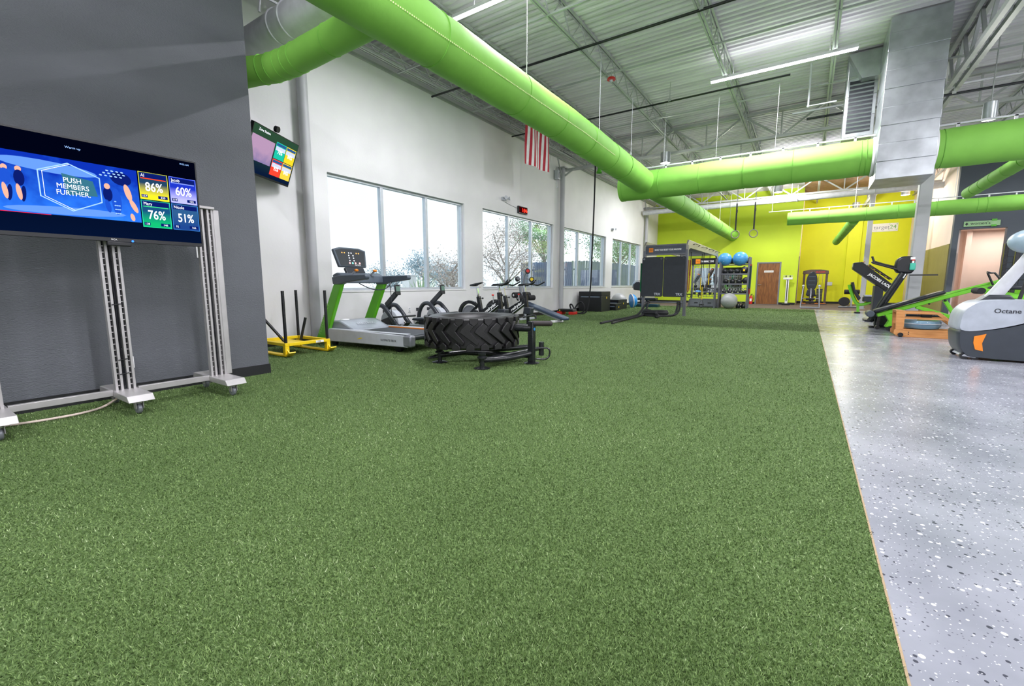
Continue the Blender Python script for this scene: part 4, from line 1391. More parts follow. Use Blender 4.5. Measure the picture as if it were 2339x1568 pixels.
# ================================================================== rowing machines
def rower(loc, label, rz=0):
    t = thing('rowing_machine', label, 'rowing machine', loc, rz, 'rowing machines under the first window')
    for s_ in (-0.17, 0.17):
        B().curve([(0.0, s_, 0.02), (0.03, s_, 0.22), (0.08, s_, 0.45), (0.2, s_, 0.60), (0.36, s_, 0.62), (0.52, s_, 0.50), (0.68, s_, 0.33), (0.78, s_, 0.24)], 0.045, 12).build('arch_frame', M_DGREY, t)
        B().box((0.03, s_, 0.48), (0.07, 0.06, 0.07)).build('hook', M_DGREY, t)
    B().lathe([(0, -0.10), (0.20, -0.10), (0.26, -0.07), (0.26, 0.07), (0.20, 0.10), (0, 0.10)], 28, (0.44, 0, 0.28), (0, 1, 0)).build('flywheel_housing', M_LGREY, t)
    B().prism([(0.18, 0.05), (0.18, 0.24), (0.26, 0.34), (0.52, 0.42), (0.66, 0.30), (0.84, 0.12), (0.84, 0.05)], 'y', -0.125, 0.125).build('side_cover', M_BLACK, t, bevel=0.015)
    text('MATRIX', 0.075, M_PRINT, t, (0.26, -0.127, 0.20), (1, 0, 0), SY, depth=0.001)
    B().beam((0.28, 0, 0.62), (0.58, 0, 0.86), 0.05, 0.10).build('monitor_arm', M_DGREY, t, bevel=0.008)
    mo = B().box((0.62, 0, 0.93), (0.035, 0.13, 0.20), (0, R(-8), 0)).build('monitor', M_BLACK, t, bevel=0.012)
    B().box((0.639, 0, 0.955), (0.003, 0.10, 0.10), (0, R(-8), 0)).build('monitor_screen', mat('lcd_green', '5d7a6e', 0.3), mo)
    for a in (-1, 1):
        for c in (-1, 1):
            B().box((0.637, a * 0.015, 0.868 + c * 0.014), (0.004, 0.022, 0.020)).build('monitor_key', M_ORANGE, mo)
    B().cyl((0.80, -0.28, 0.42), (0.80, 0.28, 0.42), 0.018, n=12).build('handle', M_BLACK, t)
    B().beam((0.72, 0, 0.24), (2.25, 0, 0.30), 0.07, 0.07).build('rail', M_LGREY, t, bevel=0.01)
    for s_ in (-0.14, 0.14):
        B().box((0.95, s_, 0.24), (0.28, 0.11, 0.03), (0, R(-40), 0)).build('footplate', M_BLACK, t, bevel=0.008)
    B().prism([(1.15, 0.375), (1.18, 0.42), (1.40, 0.43), (1.50, 0.42), (1.50, 0.385), (1.35, 0.365)], 'y', -0.16, 0.16).build('seat', M_NAVY, t, bevel=0.02)
    B().box((1.33, 0, 0.335), (0.2, 0.1, 0.08)).build('seat_carriage', M_BLACKM, t)
    B().beam((2.2, 0, 0.28), (2.25, 0, 0.02), 0.06, 0.06).box((2.25, 0, 0.02), (0.06, 0.4, 0.04)).build('rear_leg', M_DGREY, t)
    B().box((0.0, 0, 0.03), (0.07, 0.5, 0.06)).build('front_foot', M_DGREY, t, bevel=0.008)
    return t


rower((-7.28, 5.92, 0), 'black rowing machine beside the treadmill, under the first window')
rower((-7.28, 7.20, 0), 'black rowing machine half hidden by the big tyre, next to the exercise bikes')


# ================================================================== exercise bikes
def bike(loc, label, rz=0):
    t = thing('exercise_bike', label, 'exercise bike', loc, rz, 'exercise bikes between the first two windows')
    for xx in (-0.5, 0.55):
        B().box((xx, 0, 0.04), (0.07, 0.5, 0.06)).build('floor_bar', M_BLACKM, t, bevel=0.01)
    B().beam((-0.5, 0, 0.07), (0.55, 0, 0.07), 0.08, 0.05).build('base_beam', M_BLACKM, t)
    # rear wheel under its curved guard
    B().lathe([(0.19, -0.02), (0.215, -0.02), (0.215, 0.02), (0.19, 0.02)], 32, (-0.36, 0, 0.34), (0, 1, 0)).lathe([(0.0, -0.01), (0.19, -0.012), (0.19, 0.012), (0.0, 0.01)], 32, (-0.36, 0, 0.34), (0, 1, 0)).build('flywheel', M_MGREY, t)
    arc = [(-0.36 + 0.29 * math.cos(a), 0.0, 0.34 + 0.29 * math.sin(a)) for a in [R(60 + 16 * k) for k in range(9)]]
    g_ = B()
    for i in range(len(arc) - 1):
        g_.beam(arc[i], arc[i + 1], 0.07, 0.07, up=(0, 1, 0))
    g_.build('wheel_guard', M_BLACKM, t)
    B().beam((-0.24, 0, 0.62), (-0.14, 0, 0.53), 0.09, 0.05).build('guard_tip', M_BLACKM, t)
    # frame: low rear stay, seat tube, big slanting beam
    B().beam((-0.42, 0, 0.30), (-0.08, 0, 0.58), 0.05, 0.05).beam((-0.3, 0.0, 0.1), (-0.05, 0, 0.40), 0.05, 0.06).build('rear_stay', M_BLACKM, t)
    B().beam((-0.02, 0, 0.36), (-0.10, 0, 0.76), 0.075, 0.085).build('seat_tube', M_BLACKM, t, bevel=0.006)
    B().prism([(-0.06, 0.26), (0.05, 0.24), (0.50, 0.56), (0.50, 0.72), (0.02, 0.46), (-0.06, 0.52)], 'y', -0.05, 0.05).build('main_beam', M_BLACKM, t, bevel=0.01)
    text('realryder', 0.095, M_PRINT, t, (0.13, -0.0515, 0.385), V(0.83, 0, 0.55), V(-0.55, 0, 0.83), depth=0.001, bold=0.002)
    B().beam((0.10, -0.0515, 0.315), (0.48, -0.0515, 0.575), 0.003, 0.010).build('stripe', M_PRINT, t)
    B().beam((0.52, 0, 0.40), (0.48, 0, 0.86), 0.08, 0.09).build('head_tube', M_BLACKM, t, bevel=0.006)
    B().beam((0.56, 0, 0.42), (0.56, 0, 0.07), 0.05, 0.06).build('front_leg', M_BLACKM, t)
    B().prism([(0.46, 0.34), (0.66, 0.32), (0.68, 0.48), (0.50, 0.50)], 'y', -0.09, 0.09).build('tension_box', M_DGREY, t, bevel=0.015)
    B().lathe([(0, -0.03), (0.13, -0.03), (0.14, 0.0), (0.13, 0.03), (0, 0.03)], 24, (0.02, -0.06, 0.30), (0, 1, 0)).build('chain_guard', M_BLACK, t)
    for s_ in (-1, 1):
        B().beam((0.02, s_ * 0.10, 0.30), (0.02 + s_ * 0.10, s_ * 0.11, 0.30 - s_ * 0.13), 0.02, 0.03).build('crank', M_CHROME, t)
        B().box((0.02 + s_ * 0.10, s_ * 0.16, 0.30 - s_ * 0.13), (0.10, 0.09, 0.03)).build('pedal', M_BLACK, t)
    # posts, saddle and bars
    B().beam((-0.10, 0, 0.72), (-0.145, 0, 0.96), 0.035, 0.045).build('seat_post', M_CHROME, t)
    B().beam((-0.32, 0, 0.955), (-0.06, 0, 0.975), 0.035, 0.03).build('seat_slider', M_CHROME, t)
    B().prism([(-0.30, 1.0), (-0.29, 1.04), (-0.20, 1.06), (0.0, 1.09), (0.03, 1.075), (-0.10, 1.03), (-0.18, 1.0)], 'y', -0.035, 0.035).prism([(-0.30, 1.0), (-0.29, 1.035), (-0.18, 1.055), (-0.15, 1.02), (-0.2, 0.995)], 'y', -0.085, 0.085).build('saddle', M_BLACK, t, bevel=0.012)
    B().beam((0.48, 0, 0.84), (0.45, 0, 1.02), 0.035, 0.045).build('bar_post', M_CHROME, t)
    B().prism([(0.30, 1.00), (0.36, 1.05), (0.58, 1.06), (0.58, 1.02)], 'y', -0.09, 0.09).build('bar_pad', M_BLACK, t, bevel=0.012)
    hb = B().tube([(0.60, -0.24, 1.03), (0.60, 0.24, 1.03)], 0.016, 10)
    for s_ in (-1, 1):
        hb.curve([(0.56, s_ * 0.06, 1.04), (0.66, s_ * 0.06, 1.06), (0.74, s_ * 0.055, 1.14)], 0.016, 8)
        hb.curve([(0.60, s_ * 0.24, 1.03), (0.70, s_ * 0.25, 1.02), (0.88, s_ * 0.24, 1.10)], 0.017, 8)
    hb.build('handlebar', M_BLACK, t)
    for p in ((0.02, 0.72), (0.56, 0.80)):
        B().cyl((p[0] - 0.09, 0, p[1]), (p[0] - 0.02, 0, p[1]), 0.008, n=8).ball((p[0], 0, p[1]), 0.022, 12, 8).build('adjust_knob', M_BLACK, t)
    B().cyl((0.32, 0, 0.62), (0.30, 0, 0.78), 0.012, n=8).build('brake_stem', M_CHROME, t)
    B().lathe([(0, 0), (0.02, 0), (0.03, 0.02), (0.02, 0.035), (0, 0.035)], 14, (0.30, 0, 0.78)).build('brake_knob', M_RED, t)
    return t


bike((-6.22, 8.05, 0), 'black exercise bike with a white stripe logo nearest the rowing machines', 2)
bike((-6.10, 8.95, 0), 'black exercise bike beside the decline bench', 2)

# ================================================================== tyre machine
t = thing('tyre_flip_machine', 'big black tractor tyre lying on a low steel training frame on the turf', 'tyre machine', (-3.85, 4.75, 0))
TR, TZ0, TZ1 = 0.66, 0.20, 0.635
b_ = B()
r0 = TR - 0.045
b_.lathe([(0.36, TZ0 + 0.06), (0.42, TZ0 + 0.02), (r0 - 0.05, TZ0 + 0.01), (r0, TZ0 + 0.04), (r0, TZ1 - 0.04), (r0 - 0.05, TZ1 - 0.01), (0.42, TZ1 - 0.02), (0.36, TZ1 - 0.06), (0.34, TZ1 - 0.08), (0.34, TZ0 + 0.08), (0.36, TZ0 + 0.06)], 64)
ty = b_.build('tyre_carcass', M_RUBBER, t)
NL = 22


def cyl_patch(poly, ra, rb):
    """a lug: polygon in (angle, z) raised from ra to rb"""
    vs = []
    for rr in (ra, rb):
        for an, z in poly:
            q = rr if rr == ra else rr
            vs.append((q * math.cos(an), q * math.sin(an), z))
    k = len(poly)
    fs = [tuple(range(2 * k - 1, k - 1, -1)), tuple(range(k))] + [(i, (i + 1) % k, k + (i + 1) % k, k + i) for i in range(k)]
    p = B()
    p.add(vs, fs)
    return p


da = 2 * math.pi / NL
H = TZ1 - TZ0
zig = [(0.15, 0.70), (0.42, 0.46), (0.52, 0.46), (0.78, 0.46), (1.02, 0.30)]
for i in range(NL):
    a0 = -i * da
    # shoulder block on the upper edge
    z = TZ1
    cyl_patch([(a0 - 0.30 * da, z - 0.015), (a0 + 0.30 * da, z - 0.015), (a0 + 0.28 * da, z - 0.075), (a0, z - 0.12), (a0 - 0.28 * da, z - 0.075)], r0 - 0.01, TR).build('shoulder_lug', M_RUBBER, ty, bevel=0.006)
    cyl_patch([(a0 + 0.45 * da, TZ0 + 0.015), (a0 + 1.05 * da, TZ0 + 0.015), (a0 + 1.03 * da, TZ0 + 0.07), (a0 + 0.75 * da, TZ0 + 0.11), (a0 + 0.47 * da, TZ0 + 0.07)], r0 - 0.01, TR).build('shoulder_lug', M_RUBBER, ty, bevel=0.006)
    # long zigzag bar in the middle
    bar = [(a0 + 0.62 * da, z - 0.075), (a0 + 0.98 * da, z - 0.115), (a0 + 0.72 * da, z - 0.18), (a0 + 1.35 * da, TZ0 + 0.12), (a0 + 1.22 * da, TZ0 + 0.075), (a0 + 0.90 * da, TZ0 + 0.12), (a0 + 0.02 * da, z - 0.19), (a0 + 0.20 * da, z - 0.14)]
    cyl_patch(bar, r0 - 0.01, TR).build('tread_bar', M_RUBBER, ty, bevel=0.006)
# the frame on the turf
def fpt(wx, wy):
    return (wx + 3.85, wy - 4.75)


f1, f2, f3, f4 = fpt(-4.05, 4.30), fpt(-3.30, 4.26), fpt(-2.98, 4.92), fpt(-3.35, 5.45)
for p in (f1, f2, f3):
    B().lathe([(0, 0.0), (0.10, 0.0), (0.105, 0.008), (0.06, 0.02), (0.02, 0.022), (0, 0.022)], 24, (p[0], p[1], 0)).build('floor_pad', M_BLACKM, t)
    if p != f3:
        B().cyl((p[0], p[1], 0.02), (p[0], p[1], 0.2), 0.03, n=14).lathe([(0.03, 0.13), (0.06, 0.13), (0.06, 0.15), (0.04, 0.16), (0.05, 0.18), (0.05, 0.2), (0.03, 0.2)], 18, (p[0], p[1], 0)).build('foot_stem', M_BLACKM, t)
def mid(p, q, k=0.5):
    return (p[0] + (q[0] - p[0]) * k, p[1] + (q[1] - p[1]) * k)


bow = mid(f2, f3)
B().curve([(f2[0] - 0.05, f2[1] + 0.0, 0.10), (bow[0] + 0.03, bow[1] - 0.03, 0.11), (f3[0], f3[1], 0.14)], 0.036, 12).build('front_rail', M_BLACKM, t)
B().curve([(f1[0], f1[1], 0.10), (f1[0] + 0.3, f1[1] + 0.45, 0.12), (f4[0], f4[1], 0.13)], 0.036, 12).build('left_rail', M_BLACKM, t)
B().cyl((f1[0] + 0.2, f1[1] + 0.3, 0.11), (f3[0], f3[1] + 0.02, 0.10), 0.034, n=12).build('cross_rail', M_BLACKM, t)
B().cyl((f2[0], f2[1] + 0.05, 0.11), (f4[0] + 0.25, f4[1] - 0.1, 0.14), 0.03, n=12).build('cross_rail', M_BLACKM, t)
B().ext(f3[0] - 0.04, f3[0] + 0.04, f3[1] - 0.04, f3[1] + 0.04, 0.02, 0.56).build('lever_post', M_BLACKM, t, bevel=0.008)
B().cyl((f3[0] - 0.28, f3[1] - 0.05, 0.47), (f3[0], f3[1], 0.47), 0.05, n=16).build('pivot_sleeve', M_BLACKM, t)
B().cyl((f3[0], f3[1], 0.535), (f3[0] + 0.22, f3[1] + 0.10, 0.535), 0.035, n=16).ball((f3[0] + 0.22, f3[1] + 0.10, 0.535), 0.035, 14, 8).build('grip', mat('worn_black_grip', '2e2626', 0.6), t)
B().curve([(f3[0] + 0.04, f3[1] + 0.04, 0.20), (f3[0] + 0.18, f3[1] + 0.12, 0.20), (f3[0] + 0.2, f3[1] + 0.13, 0.12), (f3[0] + 0.16, f3[1] + 0.1, 0.06), (f3[0] + 0.04, f3[1] + 0.04, 0.06)], 0.012, 8).build('tow_loop', M_BLACKM, t)
B().cyl((f3[0] + 0.08, f3[1] + 0.12, 0.1), (f3[0] + 0.08, f3[1] + 0.12, 0.28), 0.035, n=14).build('damper', M_BLACKM, t)
B().lathe([(0, 0.003), (0.02, 0.003), (0.02, 0)], 16, (f3[0] + 0.0405, f3[1] - 0.0, 0.46), (1, 0, 0)).build('badge', M_BLUE, t)
B().tube([(f1[0] - 0.03, f1[1], 0.07), (f1[0] - 0.16, f1[1] - 0.05, 0.05), (f1[0] - 0.12, f1[1] + 0.06, 0.08), (f1[0], f1[1] + 0.05, 0.1)], 0.012, 8).build('tow_loop', M_BLACKM, t)
B().curve([(f3[0] - 0.2, f3[1] + 0.1, 0.6), (f3[0] - 0.05, f3[1] + 0.15, 0.63), (f3[0] - 0.03, f3[1] + 0.15, 0.58)], 0.012, 8).build('top_handle', M_BLACKM, t)

# ================================================================== decline bench
t = thing('decline_bench', 'decline sit-up bench with a long black pad sloping down to the turf', 'bench', (-6.1, 10.8, 0), -14)
pd = B()
pd.add([(v[0], v[1], v[2]) for v in [(-0.80, -0.13, 0.46), (-0.80, 0.13, 0.46), (0.72, 0.14, 0.08), (0.80, 0.09, 0.07), (0.80, -0.09, 0.07), (0.72, -0.14, 0.08),
                                    (-0.78, -0.13, 0.53), (-0.78, 0.13, 0.53), (0.74, 0.14, 0.15), (0.82, 0.09, 0.14), (0.82, -0.09, 0.14), (0.74, -0.14, 0.15)]],
       [(0, 1, 2, 3, 4, 5), (6, 11, 10, 9, 8, 7), (0, 6, 7, 1), (1, 7, 8, 2), (2, 8, 9, 3), (3, 9, 10, 4), (4, 10, 11, 5), (5, 11, 6, 0)])
pd.build('pad', mat('slate_vinyl_pad', '39465a', 0.35), t, bevel=0.02)
B().beam((-0.95, 0, 0.46), (0.6, 0, 0.075), 0.07, 0.06).build('spine', M_LGREY, t)
B().beam((-0.85, 0, 0.42), (-0.75, 0, 0.04), 0.06, 0.06).build('front_leg', M_LGREY, t)
B().box((-0.75, 0, 0.03), (0.07, 0.6, 0.06)).build('front_foot', M_LGREY, t, bevel=0.008)
B().box((0.45, 0, 0.03), (0.12, 0.4, 0.06)).build('rear_foot', M_WHITEP, t, bevel=0.01)
B().beam((-0.93, 0, 0.42), (-1.04, 0, 1.0), 0.06, 0.06).build('roller_post', M_MGREY, t)
for zz, xx in ((0.72, -0.98),):
    B().cyl((xx, -0.34, zz), (xx, 0.34, zz), 0.015, n=8).build('roller_axle', M_CHROME, t)
    for s_ in (-1, 1):
        B().cyl((xx, s_ * 0.07, zz), (xx, s_ * 0.32, zz), 0.085, n=20).build('foam_roller', M_FOAM, t)
        B().cyl((xx, s_ * 0.32, zz), (xx, s_ * 0.325, zz), 0.03, n=16).build('roller_cap', M_WHITEP, t)
B().cyl((-0.78, -0.34, 0.64), (-0.78, 0.34, 0.64), 0.015, n=8).build('roller_axle', M_CHROME, t)
for s_ in (-1, 1):
    B().cyl((-0.78, s_ * 0.07, 0.64), (-0.78, s_ * 0.32, 0.64), 0.08, n=20).build('foam_roller', M_FOAM, t)


# ================================================================== weight discs on a wall stand behind the bench
t = thing('ab_roller_stand', 'curved grey stand with round red and yellow capped pads before the second window', 'exercise stand', (-7.15, 11.35, 0))
B().curve([(0, 0, 0.03), (0.0, 0, 0.6), (-0.03, 0, 1.0), (0.0, 0, 1.28), (0.08, 0.02, 1.42)], 0.022, 10).build('stem', M_MGREY, t)
B().beam((-0.03, 0, 1.20), (0.2, 0.1, 1.19), 0.03, 0.03).build('side_arm', M_MGREY, t)
B().box((0, 0, 0.02), (0.4, 0.4, 0.04)).build('base', M_BLACKM, t, bevel=0.01)
for p, m_, nm in (((0.10, 0.03, 1.43), M_RED, 'red'), ((0.2, 0.1, 1.18), M_YELLOW, 'yellow'), ((-0.2, -0.05, 1.20), M_MGREY, 'grey')):
    dd = V(0.62, -0.6, 0.25) if nm != 'grey' else V(0.9, -0.2, 0.2)
    dd.normalize()
    q = V(*p)
    pad = B().cyl(q - dd * 0.05, q + dd * 0.02, 0.08, n=24).build('round_pad', M_BLACK, t, bevel=0.01)
    B().cyl(q + dd * 0.02, q + dd * 0.024, 0.05, n=20).build('pad_cap', m_, pad)
B().beam((-0.03, 0, 1.19), (-0.2, -0.05, 1.2), 0.03, 0.03).build('side_arm', M_MGREY, t)
tag(B().add([(-6.02, 10.38, 0.012), (-5.92, 10.36, 0.02), (-5.9, 10.45, 0.012), (-6.0, 10.5, 0.03)], [(0, 1, 2, 3)]).box((-5.97, 10.42, 0.012), (0.08, 0.06, 0.004)).build('paper_scrap', M_WHITEP),
    'crumpled scrap of white paper on the turf beside the decline bench', 'paper')

# ================================================================== step platform, plyo boxes, balls by the wall
t = thing('step_platform', 'black and red aerobic step platform on the turf by the wall column', 'step platform', (-6.88, 13.72, 0), 4)
B().prism([(-0.30, 0.10), (0.30, 0.10), (0.27, 0.19), (-0.27, 0.19)], 'y', -0.18, 0.18).build('step_top', M_BLACK, t, bevel=0.015)
for s_ in (-1, 1):
    B().ext(s_ * 0.22 - 0.09, s_ * 0.22 + 0.09, -0.19, 0.19, 0.0, 0.10).build('riser_block', M_RED, t, bevel=0.012)
B().lathe([(0, 0.003), (0.022, 0.003), (0.022, 0)], 14, (-0.2, -0.181, 0.14), (0, -1, 0)).build('badge', M_YELLOW, t)


def plyo(x0, x1, y0, y1, h, label, cap=0.12):
    t = thing('plyo_box', label, 'plyo box', ((x0 + x1) / 2, (y0 + y1) / 2, 0), group='soft plyo boxes under the third window')
    a, c = (x1 - x0) / 2, (y1 - y0) / 2
    B().ext(-a, a, -c, c, 0, h - cap).build('box_body', M_BLACK, t, bevel=0.012)
    B().ext(-a, a, -c, c, h - cap + 0.004, h).build('top_layer', M_BLACK, t, bevel=0.012)
    B().ext(-a * 0.8, a * 0.85, -c - 0.004, -c, h - cap - 0.05, h - cap - 0.012).build('velcro_strap', mat('shiny_strap', '6f7b8c', 0.25), t)
    q = B().box((a + 0.002, c * 0.15, h - cap - 0.07), (0.004, 0.06, 0.07)).build('badge', M_YELLOW, t)
    return t


plyo(-7.33, -6.40, 15.60, 16.50, 0.76, 'large black soft plyo box under the third window', 0.17)
plyo(-7.1, -6.40, 17.40, 18.45, 0.40, 'medium black soft plyo box behind the large one', 0.1)
plyo(-6.85, -6.25, 16.72, 17.32, 0.26, 'low black soft plyo box between the large and the medium one', 0.07)


def exball(c, r, m, label, name='exercise_ball', cat='exercise ball', group=None):
    t = thing(name, label, cat, (c[0], c[1], c[2] - r), group=group)
    B().ball((0, 0, r), r, 32, 20).build('ball_skin', m, t)
    for k in (-0.35, 0.0, 0.35):
        B().torus((0, 0, r + r * k), r * math.sqrt(1 - k * k), 0.004, (0, 0, 1), n=40, m=5).build('rib', m, t)
    B().cyl((0, -r * 0.94, r * 0.66), (0, -r * 0.952, r * 0.655), 0.012, n=10).build('valve', M_WHITEP, t)
    return t


exball((-6.95, 18.95, 0.32), 0.32, M_GREYBALL, 'silver exercise ball on the turf behind the medium plyo box')
t = thing('balance_dome', 'blue balance dome tipped on its edge beside the medium plyo box', 'balance trainer', (-6.43, 19.2, 0))
dm = B()
prof_ = [(0.0, 0.22)] + [(0.30 * math.sin(R(a)), 0.22 * math.cos(R(a))) for a in range(10, 91, 10)] + [(0.31, -0.02), (0.30, -0.05), (0, -0.05)]
dm.lathe(prof_, 32, (0, 0, 0.30), (0.75, 0.6, 0.12))
dm.build('dome', M_BLUE, t)
B().torus((-0.02, -0.02, 0.30), 0.305, 0.02, (0.75, 0.6, 0.12), n=40).build('platform_rim', M_BEIGE, t)

t = thing('seated_machine', 'black seated exercise machine with a round padded back beside the green band', 'exercise machine', (-6.35, 20.3, 0))
B().curve([(-0.05, 0, 0.05), (-0.05, 0, 0.4), (-0.06, 0, 0.8), (-0.12, 0, 1.0)], 0.03, 8).build('stem', M_BLACKM, t)
B().prism([(-0.40, 0.78), (-0.10, 0.74), (0.0, 0.85), (-0.02, 1.05), (-0.12, 1.15), (-0.3, 1.14), (-0.42, 1.0)], 'y', -0.05, 0.05).build('back_pad', M_NAVY, t, bevel=0.03)
B().tube([(-0.44, 0, 0.85), (-0.46, 0, 1.02), (-0.34, 0, 1.18), (-0.12, 0, 1.19), (0.02, 0, 1.06)], 0.018, 8).build('silver_hoop', M_CHROME, t)
B().ext(-0.15, 0.7, -0.18, 0.18, 0.30, 0.42).build('seat_pad', M_NAVY, t, bevel=0.03)
B().ext(-0.3, 0.8, -0.2, 0.2, 0.0, 0.14).build('base', mat('dark_teal_plastic', '123a48', 0.4), t, bevel=0.03)
B().ext(0.2, 0.3, -0.05, 0.05, 0.14, 0.3).build('seat_post', M_BLACKM, t)

# ================================================================== suspension training rig
RX0, RX1, RY0, RY1 = -4.70, -3.33, 15.2, 20.85
rg = thing('training_rig', 'grey steel suspension training rig with a printed header over the turf', 'training rig', ((RX0 + RX1) / 2, (RY0 + RY1) / 2, 0))
ox, oy = (RX0 + RX1) / 2, (RY0 + RY1) / 2
for x in (RX0, RX1):
    for y in (RY0, RY1):
        p = B().ext(x - ox - 0.04, x - ox + 0.04, y - oy - 0.065, y - oy + 0.065, 0.0, 2.30).build('post', M_GUN, rg, bevel=0.008)
        B().ext(x - ox - 0.05, x - ox + 0.05, y - oy - 0.09, y - oy + 0.09, 0.0, 0.012).build('post_foot', M_GUN, rg)
    # long top rail with clipped corners, punched with slots
    B().prism([(RY0 - oy - 0.07, 2.15), (RY0 - oy + 0.10, 2.15), (RY0 - oy + 0.35, 2.22), (RY1 - oy - 0.3, 2.22), (RY1 - oy - 0.1, 2.12), (RY1 - oy + 0.07, 2.12), (RY1 - oy + 0.07, 2.36), (RY1 - oy - 0.05, 2.44), (RY0 - oy + 0.10, 2.47), (RY0 - oy - 0.07, 2.32)], 'x', x - ox - 0.03, x - ox + 0.03).build('top_rail', mat('champagne_steel', 'a3a096', 0.4, metal=0.3), rg, bevel=0.006)
    s_ = 1 if x == RX1 else -1
    for k in range(4):
        y = RY0 - oy + 0.7 + 1.4 * k
        B().curve([(x - ox + s_ * 0.03, y, 2.36), (x - ox + s_ * 0.1, y + 0.05, 2.38), (x - ox + s_ * 0.1, y + 0.75, 2.38), (x - ox + s_ * 0.03, y + 0.8, 2.36)], 0.012, 8).build('pull_handle', M_BLACKM, rg)
for k in range(13):
    y = RY0 - oy + 0.35 + 0.42 * k
    B().cyl((RX0 - ox, y, 2.27), (RX1 - ox, y, 2.27), 0.017, n=10).build('monkey_bar', M_GUN, rg)
hd = B().ext(RX0 - ox + 0.04, RX1 - ox - 0.04, RY0 - oy - 0.06, RY0 - oy - 0.03, 2.05, 2.30).build('header_panel', M_GUND, rg)
B().ext(RX0 - ox + 0.04, RX1 - ox - 0.04, RY0 - oy - 0.065, RY0 - oy - 0.02, 2.30, 2.35).build('header_tube', M_GUN, rg, bevel=0.006)
B().ext(RX0 - ox + 0.04, RX1 - ox - 0.04, RY0 - oy - 0.065, RY0 - oy - 0.02, 2.0, 2.05).build('header_tube', M_GUN, rg, bevel=0.006)
B().box((RX0 - ox + 0.22, RY0 - oy - 0.062, 2.175), (0.14, 0.004, 0.14)).build('logo_square', M_ORANGE, hd)
text('TRX', 0.055, M_DARKPRINT, hd, (RX0 - ox + 0.22, RY0 - oy - 0.065, 2.158), (1, 0, 0), SY, align='CENTER')
text('MAKE YOUR BODY YOUR MACHINE', 0.073, M_PRINT, hd, (RX0 - ox + 0.34, RY0 - oy - 0.064, 2.15), (1, 0, 0), SY, bold=0.002, sx=0.72)
B().cyl((RX0 - ox, RY0 - oy, 0.43), (RX1 - ox, RY0 - oy, 0.43), 0.02, n=10).build('anchor_bar', M_GUN, rg)
for xx in (RX0 + 0.18, RX1 - 0.18):
    B().torus((xx - ox, RY0 - oy - 0.04, 0.42), 0.05, 0.02, (0, 1, 0.2), n=20).build('rope_anchor', M_BLACK, rg)


def mat_thing(x0, x1, label):
    t = thing('exercise_mat', label, 'exercise mat', ((x0 + x1) / 2, RY0 - 0.10, 0.62), group='exercise mats hung on the rig')
    w = (x1 - x0) / 2
    r_ = 0.05
    pl = []
    for cx, cz, a0 in ((w - r_, 1.32 - r_, 0), (-w + r_, 1.32 - r_, 90), (-w + r_, r_, 180), (w - r_, r_, 270)):
        for q in range(0, 91, 30):
            pl.append((cx + r_ * math.cos(R(a0 + q)), cz + r_ * math.sin(R(a0 + q))))
    B().prism(pl, 'y', -0.03, 0.02).build('mat_body', mat('charcoal_foam_mat', '2b2f36', 0.75, bump=0.3, bscale=120), t, bevel=0.008)
    for s_ in (-1, 1):
        B().torus((s_ * (w - 0.07), -0.031, 1.26), 0.022, 0.006, (0, 1, 0), n=18, m=6).build('eyelet', M_CHROME, t)
    text('TRX', 0.11, M_LGREY, t, (w - 0.06, -0.032, 0.05), (1, 0, 0), SY, align='RIGHT', bold=0.003)
    return t


mat_thing(-4.745, -4.035, 'charcoal exercise mat hung on the rig beside the green band')
mat_thing(-4.02, -3.33, 'charcoal exercise mat hung on the rig beside the red band')


def strap_set(x, y, z, label, low=0.35, bag=False):
    t = thing('suspension_trainer', label, 'suspension strap', (x, y, 0), group='straps hanging in the rig')
    B().ext(-0.012, 0.012, -0.003, 0.003, low + 0.75, z).build('anchor_strap', M_BLACK, t)
    B().ext(-0.016, 0.016, -0.004, 0.004, low + 0.25, low + 0.75).build('yellow_strap', M_YELLOW, t)
    B().tube([(0, 0, low + 0.27), (-0.09, 0, low + 0.05), (0.09, 0, low + 0.05)], 0.009, 6, closed=True).build('foot_cradle', M_BLACK, t)
    B().cyl((-0.09, 0, low + 0.05), (0.09, 0, low + 0.05), 0.018, n=10).build('grip', M_BLACK, t)
    B().torus((0, 0, low), 0.07, 0.01, (0.3, 1, 0), n=18, m=6).build('loop', M_BLACK, t)
    return t


strap_set(-3.44, 18.6, 2.25, 'yellow and black suspension strap hanging lowest in the rig by the drawers', 0.18)
strap_set(-3.50, 20.2, 2.25, 'suspension strap with a yellow loop hanging in front of the shelf posts', 0.75)
strap_set(-3.62, 19.2, 2.25, 'suspension strap hanging inside the rig before the sand bags', 0.55)
strap_set(-3.9, 16.8, 2.25, 'suspension strap hanging behind the charcoal mats', 0.7)
strap_set(-3.75, 17.8, 2.25, 'suspension strap hanging near the headed far sign', 0.6)


def band(x, y, z0, z1, m, label, w=0.03):
    t = thing('resistance_band', label, 'resistance band', (x, y, z0), group='resistance bands')
    B().tube([(-0.02, -0.02, 0.06), (0.0, 0, 0.0), (0.02, 0.02, 0.06), (0.02, 0.02, z1 - z0), (-0.02, -0.02, z1 - z0)], w / 2, 8, closed=True).build('loop', m, t)
    return t


band(-4.79, 15.25, 0.75, 1.75, mat('green_band', '0f6b43', 0.5), 'dark green resistance band hanging on the rig beside the mats', 0.07)
band(-3.27, 15.3, 0.78, 1.82, mat('red_band', '8a2a24', 0.5), 'red resistance band hanging on the near rig post', 0.03)
band(-3.24, 15.34, 1.2, 1.85, M_YELLOW, 'yellow resistance band beside the red one on the near rig post', 0.02)
band(-2.05, 21.25, 0.6, 1.87, mat('red_band2', 'b52a2e', 0.5), 'red resistance band on the end of the ball shelf', 0.035)
band(-2.045, 21.13, 0.85, 1.8, mat('slate_band', '27434c', 0.5), 'dark slate resistance band on the end of the ball shelf', 0.05)

